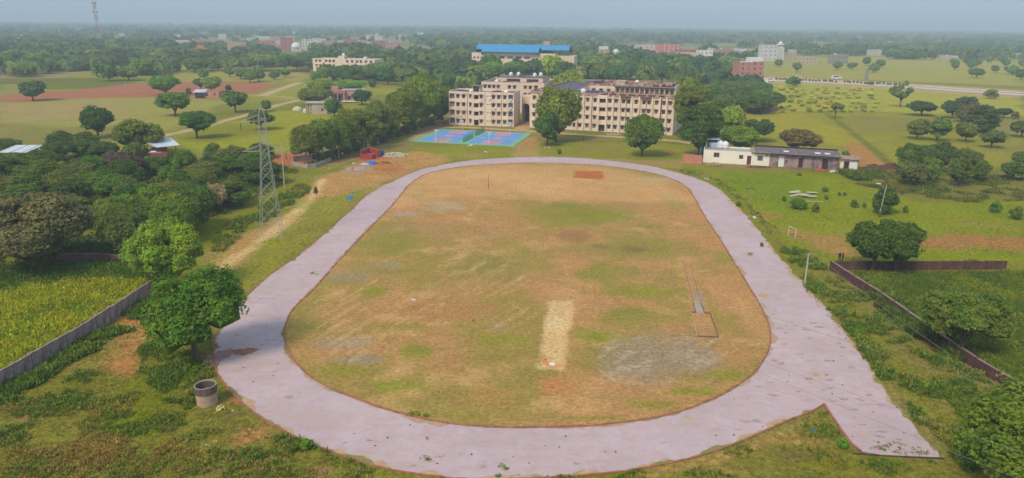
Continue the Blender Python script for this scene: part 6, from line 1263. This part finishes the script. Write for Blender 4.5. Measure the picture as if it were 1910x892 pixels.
# ---- jumping pit in the infield
o = at(1290, 584); JP = thing('jumping_pit', 'long jump pit and runway outlined by dark kerbs on the infield', 'jump pit', (o.x, o.y, 0))
KD = plain('pit_kerb', (126, 96, 80), .9, .2, 2); KT = plain('pit_kerb_pale', (196, 160, 130), .9, .1, 2)
def kb(p, q, w_=.12, h=.10, mat=KD):
    a_, b_ = at(*p)-o, at(*q)-o; d = (b_-a_).normalized(); n = Vector((-d.y, d.x, 0))*w_/2; z = Vector((0, 0, h)); V = [a_-n, b_-n, b_+n, a_+n]; V = V+[v+z for v in V]; MB().add(V, [(0, 1, 5, 4), (1, 2, 6, 5), (2, 3, 7, 6), (3, 0, 4, 7), (4, 5, 6, 7)]).build('kerb', mat, JP)
kb((1290.5, 583.2), (1298, 583.6), .16, .16); kb((1314, 584.6), (1324, 585.2), .16, .16); kb((1324.5, 585.4), (1340, 629.5), .12); kb((1301, 628.4), (1340, 630), .16, .16); kb((1291, 584.5), (1300.5, 628), .08, .05, KT); kb((1293, 566), (1297.5, 583), .1); kb((1307.5, 566), (1314, 584), .1); kb((1275, 490), (1293, 565), .06, .04, KD); kb((1287, 490), (1307, 565), .06, .04, KD)
MB().quad(*[tuple(at(a_, b_)-o+Vector((0, 0, .026))) for a_, b_ in ((1298, 583.5), (1313.6, 584.3), (1307, 566.5), (1293.6, 566.5))]).build('runway', plain('runway_concrete', (176, 158, 142), .9), JP)
b_ = at(1030, 680); tag(MB().box(-.3, .3, -.3, .3, .022, .1).build('white_marker', WHITE, None, None, b_), 'small white square slab at the near end of the cricket pitch', 'marker')
# ---- lattice pylon
GS = plain('pylon_steel', (176, 178, 168), .6, .1, .6, (130, 118, 104), .4, metal=.1)
def pylon(base, Ht, bw, label, rz, group=None, arms=((.66, 2.9, 1), (.875, 2.9, 0)), th=.03, name='lattice_pylon'):
    t = thing(name, label, 'pylon', base, rz, group); za = Ht*.62; tw = bw*.36
    def hw(z): return (bw+(tw-bw)*z/za)/2 if z < za else (tw+(tw*.8-tw)*(z-za)/(Ht*.9-za))/2 if z < Ht*.9 else tw*.4*max(.03, 1-(z-Ht*.9)/(Ht*.1))
    cs = [(-1, -1), (1, -1), (1, 1), (-1, 1)]; zs = [0]
    while zs[-1] < Ht*.9-.3: zs.append(zs[-1]+max(.7, hw(zs[-1])*1.75))
    zs[-1] = Ht*.9; zs.append(Ht)
    for cx_, cy_ in cs:
        mb = MB()
        for i in range(len(zs)-1): mb.bar((cx_*hw(zs[i]), cy_*hw(zs[i]), zs[i]), (cx_*hw(zs[i+1]), cy_*hw(zs[i+1]), zs[i+1]), th*1.25, 4)
        mb.build('leg', GS, t)
    for s_ in range(4):
        (ax, ay), (bx, by) = cs[s_], cs[(s_+1) % 4]; mb = MB()
        for i in range(len(zs)-2):
            a_, b2 = hw(zs[i]), hw(zs[i+1]); mb.bar((ax*a_, ay*a_, zs[i]), (bx*b2, by*b2, zs[i+1]), th*.75, 4); mb.bar((bx*a_, by*a_, zs[i]), (ax*b2, ay*b2, zs[i+1]), th*.75, 4)
            if i % 2: mb.bar((ax*a_, ay*a_, zs[i]), (bx*a_, by*a_, zs[i]), th*.7, 4)
        mb.build('bracing', GS, t)
    tips = []
    for f, L_, both in arms:
        z = Ht*f; h = hw(z)
        for s_ in ((-1, 1) if both else (-1,)):
            mb = MB(); tip = (s_*(h+L_*(1.0 if s_ < 0 or not both else .95)), 0, z)
            for y in (-h, h): mb.bar((s_*h, y, z), tip, th, 4); mb.bar((s_*h, y, z+1.0), tip, th*.8, 4)
            for k in (1, 2, 3): q = k/4; x = s_*h+(tip[0]-s_*h)*q; mb.bar((x, -h*(1-q), z), (x, h*(1-q), z), th*.6, 4); mb.bar((x, -h*(1-q), z), (x, -h*(1-q), z+1-q), th*.6, 4)
            mb.build('cross_arm', GS, t)
            mb = MB().bar((tip[0], 0, z), (tip[0], 0, z-.35), .02, 4)
            for k in range(9): mb.bar((tip[0], 0, z-.35-k*.13), (tip[0], 0, z-.42-k*.13), .10, 8)
            mb.build('insulator', plain('insulator_brown', (110, 84, 72), .4), t); tips.append((tip[0], 0, z-1.55))
    return t, tips
pb = (at(492, 444)+at(528, 444))*.5; pb.y = at(510, 446).y; PH = ztop((pb.x, pb.y), 193)
PT, TIPS = pylon(pb, PH, 3.7, 'tall steel lattice power pylon standing on the dirt path left of the track', .18)
e_ = at(6, 156); pylon(Vector((e_.x-5, e_.y, 0)), 14, 5, 'partly cut off lattice pylon at the left edge of the picture', .1, arms=((.8, 3, 1),), th=.12)
# telecom mast
b_ = at(188, 94); t = thing('telecom_mast', 'tall red and white telecom mast rising into the sky at upper left', 'mast', b_); Hm = ztop((b_.x, b_.y), -6); cs = [(math.cos(a_), math.sin(a_)) for a_ in (0, 2.094, 4.189)]
MR, MW = plain('mast_red', (170, 110, 112)), plain('mast_white', (206, 200, 202))
for k in range(9):
    mb = MB(); z0_, z1_ = Hm*k/9, Hm*(k+1)/9; w0_, w1_ = 3.4-2.4*k/9, 3.4-2.4*(k+1)/9
    for i in range(3):
        a_, c_ = cs[i], cs[(i+1) % 3]; mb.bar((a_[0]*w0_, a_[1]*w0_, z0_), (a_[0]*w1_, a_[1]*w1_, z1_), .16)
        for j in range(3): s0, s1 = j/3, (j+1)/3; za_, zb_ = z0_+(z1_-z0_)*s0, z0_+(z1_-z0_)*s1; wa, wb = w0_+(w1_-w0_)*s0, w0_+(w1_-w0_)*s1; mb.bar((a_[0]*wa, a_[1]*wa, za_), (c_[0]*wb, c_[1]*wb, zb_), .09); mb.bar((c_[0]*wa, c_[1]*wa, za_), (a_[0]*wb, a_[1]*wb, zb_), .09)
    mb.build('mast_section', MR if k % 2 else MW, t)
for k, z in enumerate((.72, .8, .88, .95)):
    for s_ in (-1, 1): MB().box(s_*2.2-.4, s_*2.2+.4, -.3, .3, Hm*z-1.3, Hm*z+1.3).build('antenna', MW if k % 2 else plain('mast_dark', (96, 84, 96)), t)
# ---- poles
PO = plain('pole_concrete', (186, 182, 162), .9, .1, 1.5); WO = plain('pole_wood', (112, 92, 78), .9, .2, 2)
def upole(px, py, top, label, mat=PO, arm=None, r_=.14, cat='pole', name='utility_pole', lamp=None):
    b_ = at(px, py); h = ztop((b_.x, b_.y), top); t = thing(name, label, cat, b_); MB().bar((0, 0, -.1), (0, 0, h), r_, 8, r_*.65).build('shaft', mat, t)
    if arm == 'V':
        mb = MB()
        for s_ in (-1, 1): mb.bar((0, 0, h-.25), (s_*.55, 0, h+.15), .05, 4)
        mb.build('bracket', METAL, t)
        for x in (-.55, 0, .55): MB().lathe([(.01, h+.15), (.09, h+.15), (.06, h+.24), (.09, h+.3), (.01, h+.36)], x, 0, 8).build('insulator', plain('insulator_brown', (110, 84, 72), .4), t)
    if arm == 'X':
        for z in (h-.3, h-1.1): MB().box(-.85, .85, -.06, .06, z, z+.12).build('cross_arm', WO, t)
        for x in (-.7, -.2, .3, .75): MB().lathe([(.01, h-.18), (.09, h-.18), (.06, h-.06), (.08, h), (.01, h+.05)], x, 0, 8).build('insulator', plain('insulator_brown', (110, 84, 72), .4), t)
        MB().box(-.35, .35, -.32, -.1, h-2.2, h-1.5).build('fuse_box', METAL, t)
    if arm == 'T': MB().box(-1.0, 1.0, -.06, .06, h-.1, h+.05).build('cross_bar', plain('mast_dark', (96, 84, 96)), t)
    if lamp: MB().bar((0, 0, h-.9), (lamp*1.4, -.1, h+.2), .05, 6).build('lamp_arm', METAL, t); MB().box(min(lamp*1.3, lamp*2.1), max(lamp*1.3, lamp*2.1), -.24, .06, h+.15, h+.32).build('lamp_head', WHITE, t)
    return t, h
t1, h1 = upole(1501, 530, 473, 'slim pale utility pole with a V shaped top at the right edge of the track', arm='V', r_=.13)
t2, h2 = upole(1844, 760, 722, 'short utility pole with cross arms above the weeds at lower right', mat=plain('weathered_pole', (132, 128, 108)), arm='X', r_=.15)
tl, hl = upole(1640, 402, 346, 'leaning street lamp in front of the round dark tree on the lawn', lamp=-1, r_=.11, name='street_lamp', cat='street lamp'); tl.rotation_euler = (0, math.radians(5), 0)
upole(1397, 384, 352, 'thin floodlight pole with a dark cross bar on the right lawn', mat=METAL, arm='T', r_=.06)
upole(911, 352, 326, 'thin dark pole standing in the upper left of the infield', mat=WO, r_=.07)
upole(531, 353, 268, 'slim grey utility pole behind the lattice pylon', r_=.13)
upole(1304, 301, 278, 'thin pole beside the short red brick wall', mat=METAL, r_=.07)
for k, (px, py, tp, lb) in enumerate([(430, 135, 112, 'left one of two pale poles before the far wood'), (482, 136, 114, 'right one of two pale poles before the far wood'), (236, 170, 152, 'pale pole at the end of the red soil strip'), (1478, 147, 126, 'pole with cross arms at the left part of the highway'), (1617, 150, 128, 'pole beside the grey tower by the highway'),
        (172, 277, 264, 'left fence pole below the pale field'), (191, 277, 262, 'middle fence pole below the pale field'), (209, 290, 262, 'right fence pole beside the dirt road'), (547, 184, 168, 'pole in the field left of the farmhouse')]): upole(px, py, tp, lb, r_=.12 if py > 160 else .2)
b_ = at(1615, 150); t = thing('water_tower', 'slim grey tower standing on the highway median', 'tower', b_); hT = ztop((b_.x, b_.y), 128)
for k in range(4): MB().lathe([(1.0, hT*k/4+.01), (1.0, hT*(k+.8)/4), (1.25, hT*(k+.82)/4), (1.25, hT*(k+1)/4)], n=10).build('tower_section', plain('tower_grey', (150, 144, 136)), t)
# goal
b_ = at(1470, 440); b2 = at(1483, 446); d = b2-b_; t = thing('football_goal', 'small white goal frame at the edge of the bare patch on the right lawn', 'goal', b_, math.atan2(d.y, d.x)); gl = d.length; gh = ztop((b_.x, b_.y), 422)
MB().bar((0, 0, 0), (0, 0, gh), .04, 6).build('post', WHITE, t); MB().bar((gl, 0, 0), (gl, 0, gh), .04, 6).build('post', WHITE, t); MB().bar((-.05, 0, gh), (gl+.05, 0, gh), .04, 6).build('crossbar', WHITE, t)
b_ = at(1290, 270); tag(MB().box(-2.4, 2.4, -.4, .4, .0, .4).build('bench', plain('grey_slab', (178, 168, 160)), None, None, at(1144, 252)), 'pale low slab bench by the path before the long hostel', 'bench')
# ---- wires
WI = plain('cable', (140, 130, 130), .6)
def wire(a_, b_, sag, r_, label, g=None):
    a_, b_ = Vector(a_), Vector(b_); N = 40; P = [a_.lerp(b_, k/N)-Vector((0, 0, sag*4*(k/N)*(1-k/N))) for k in range(N+1)]; mb = MB().tube([p-a_ for p in P], [r_]*(N+1), 4)
    tag(mb.build('power_line', WI, None, None, a_), label, 'cable', g)
Mw = Matrix.Translation(pb) @ Matrix.Rotation(.18, 4, 'Z')
ends = [at(2100, 912, 15), at(2100, 975, 15), at(2100, 800, 16)]
for tp, e_, lb in zip([TIPS[0], TIPS[1], TIPS[2]], [ends[0], ends[1], ends[2]], ('middle', 'lowest', 'highest')):
    wire(Mw @ Vector(tp), e_, 1.0, .009, lb+' thin power line crossing over the track from the pylon to the lower right')
p1 = at(1501, 530)+Vector((0, 0, h1+.3)); p2 = at(1844, 760)+Vector((0, 0, h2)); wire(p1+Vector((.5, 0, 0)), p2+Vector((.7, 0, 0)), .6, .018, 'right cable strung between the two utility poles on the verge'); wire(p1-Vector((.5, 0, 0)), p2-Vector((.7, 0, 0)), .8, .018, 'left cable strung between the two utility poles on the verge')
wire(p2+Vector((.7, 0, 0)), at(2050, 900, 6), .4, .018, 'cable leaving the cross armed pole towards the lower right corner')
# ---- people
def person(px, py, label, shirt, trousers, rz=0, k=0, group=None):
    b_ = at(px, py); t = thing('person', label, 'person', b_, rz, group)
    if 'person' not in WM:
        J = [(0, 0, .95), (0, 0, 1.2), (0, 0, 1.42), (0, -.01, 1.52), (0, -.02, 1.66), (.09, 0, .9), (.10, -.03, .5), (.11, .04, .06), (.11, -.09, .03), (-.09, 0, .9), (-.12, .06, .5), (-.13, .12, .06), (-.13, -.01, .03), (.19, 0, 1.40), (.24, .02, 1.12), (.22, -.12, .88), (-.19, 0, 1.40), (-.25, .02, 1.12), (-.24, -.08, .86)]
        Ed = [(0, 1), (1, 2), (2, 3), (3, 4), (0, 5), (5, 6), (6, 7), (7, 8), (0, 9), (9, 10), (10, 11), (11, 12), (2, 13), (13, 14), (14, 15), (2, 16), (16, 17), (17, 18)]
        rr = [.15, .14, .15, .06, .10, .095, .065, .045, .04, .095, .065, .045, .04, .065, .045, .035, .065, .045, .035]
        me = bpy.data.meshes.new('person_body'); me.from_pydata(J, Ed, []); ob = bpy.data.objects.new('tmp', me); COL.objects.link(ob); ob.modifiers.new('s', 'SKIN')
        for i, sv in enumerate(me.skin_vertices[0].data): sv.radius = (rr[i], rr[i]*.75 if i < 3 else rr[i]); sv.use_root = i == 0
        ob.modifiers.new('u', 'SUBSURF').levels = 1; dg = bpy.context.evaluated_depsgraph_get(); WM['person'] = bpy.data.meshes.new_from_object(ob.evaluated_get(dg)); bpy.data.objects.remove(ob)
    me = WM['person'].copy(); me.materials.clear()
    for q in (shirt, trousers, (120, 84, 64), (40, 34, 32)): me.materials.append(plain('cloth_%d_%d_%d' % q, q))
    for p in me.polygons: z = p.center.z; y = p.center.y; p.material_index = 3 if z > 1.66 or (z > 1.58 and y > .02) else 2 if z > 1.47 else 1 if z < .93 and abs(p.center.x) < .2 else 0 if z > .96 else 2
    link('body', me, None, t)
person(828, 237, 'person in dark clothes standing at the left corner of the square hostel', (60, 50, 56), (50, 44, 50)); person(1088, 263, 'person in green standing on the lawn before the long hostel', (60, 110, 60), (60, 60, 70), 1.)
person(1565, 489, 'left person of two by the corner of the right field wall', (60, 52, 50), (48, 46, 50)); person(1571, 489, 'right person of two by the corner of the right field wall', (110, 60, 60), (52, 46, 48), .8)
# ---- vehicles by the highway
def van(px, py, rgb, label, L_=5.2, h=2.2, rz=0.0, cat='van', name='parked_van'):
    b_ = at(px, py); t = thing(name, label, cat, b_, rz); mt = plain('paint_%d_%d_%d' % rgb, rgb, .4); w_ = 1.0
    prof = [(-L_/2, .35), (-L_/2, h*.55), (-L_/2*.9, h), (L_/2*.45, h), (L_/2*.75, h*.58), (L_/2, h*.5), (L_/2, .35)]; n = len(prof); V = [(x, -w_, z) for x, z in prof]+[(x, w_, z) for x, z in prof]
    MB().add(V, [tuple(range(n)), tuple(range(2*n-1, n-1, -1))]+[(i, i+n, (i+1) % n+n, (i+1) % n) for i in range(n)]).build('body', mt, t)
    MB().box(-L_/2*.8, L_/2*.42, -w_-.01, w_+.01, h*.58, h*.88).build('window', GLASS, t)
    for x in (-L_*.3, L_*.3):
        for y in (-w_, w_): MB().bar((x, y-.1, .35), (x, y+.1, .35), .35, 12).build('wheel', plain('tyre', (50, 48, 48)), t)
van(1437, 152, (230, 230, 228), 'white van parked right of the tall unfinished pink block'); van(1418, 155, (226, 228, 230), 'long white bus parked at the foot of the tall pink block', 10, 3, name='parked_bus', cat='bus'); van(1489, 146, (236, 236, 232), 'white car on the left part of the highway', 4.4, 1.5, name='car', cat='car'); van(1624, 158, (60, 60, 66), 'dark car on the near lane of the highway', 4.2, 1.5, name='car', cat='car'); van(1560, 148, (222, 216, 206), 'pale truck on the far lane of the highway', 7, 2.8, name='truck', cat='truck')
MB_ = MB(); Pq = resample(catmull(poly([(1380, 147), (1480, 150), (1600, 155), (1700, 161), (1800, 168), (1960, 178)]), 6, False), 12, False); tq = np.gradient(Pq, axis=0); nq_ = np.stack([-tq[:, 1], tq[:, 0]], 1)/np.hypot(*tq.T)[:, None]
for off, w_, nm, mt in ((-9, 6, 'highway', plain('dusty_road', (206, 192, 170), .9, .06, .1)), (9, 5, 'highway', plain('dusty_road', (206, 192, 170)))):
    V = []; 
    for i in range(len(Pq)): V += [(*(Pq[i]+nq_[i]*(off-w_)), .02), (*(Pq[i]+nq_[i]*(off+w_)), .02)]
    link(nm, mesh(nm, V, [(2*i, 2*i+1, 2*i+3, 2*i+2) for i in range(len(Pq)-1)]), mt, kind='structure')
# ---- air
m_ = bpy.data.materials.new('haze_air'); m_.use_nodes = True; n_ = m_.node_tree; n_.nodes.clear(); o_ = n_.nodes.new('ShaderNodeOutputMaterial'); v_ = n_.nodes.new('ShaderNodeVolumePrincipled')
v_.inputs['Color'].default_value = (.70, .83, 1.0, 1); v_.inputs['Density'].default_value = HAZE_DENSITY; v_.inputs['Anisotropy'].default_value = 0; n_.links.new(v_.outputs[0], o_.inputs['Volume'])
tag(MB().box(-13000, 13000, -900, 13000, -1.2, 84).build('haze', m_, kind='stuff'), 'pale haze filling the air over the whole plain', 'haze')
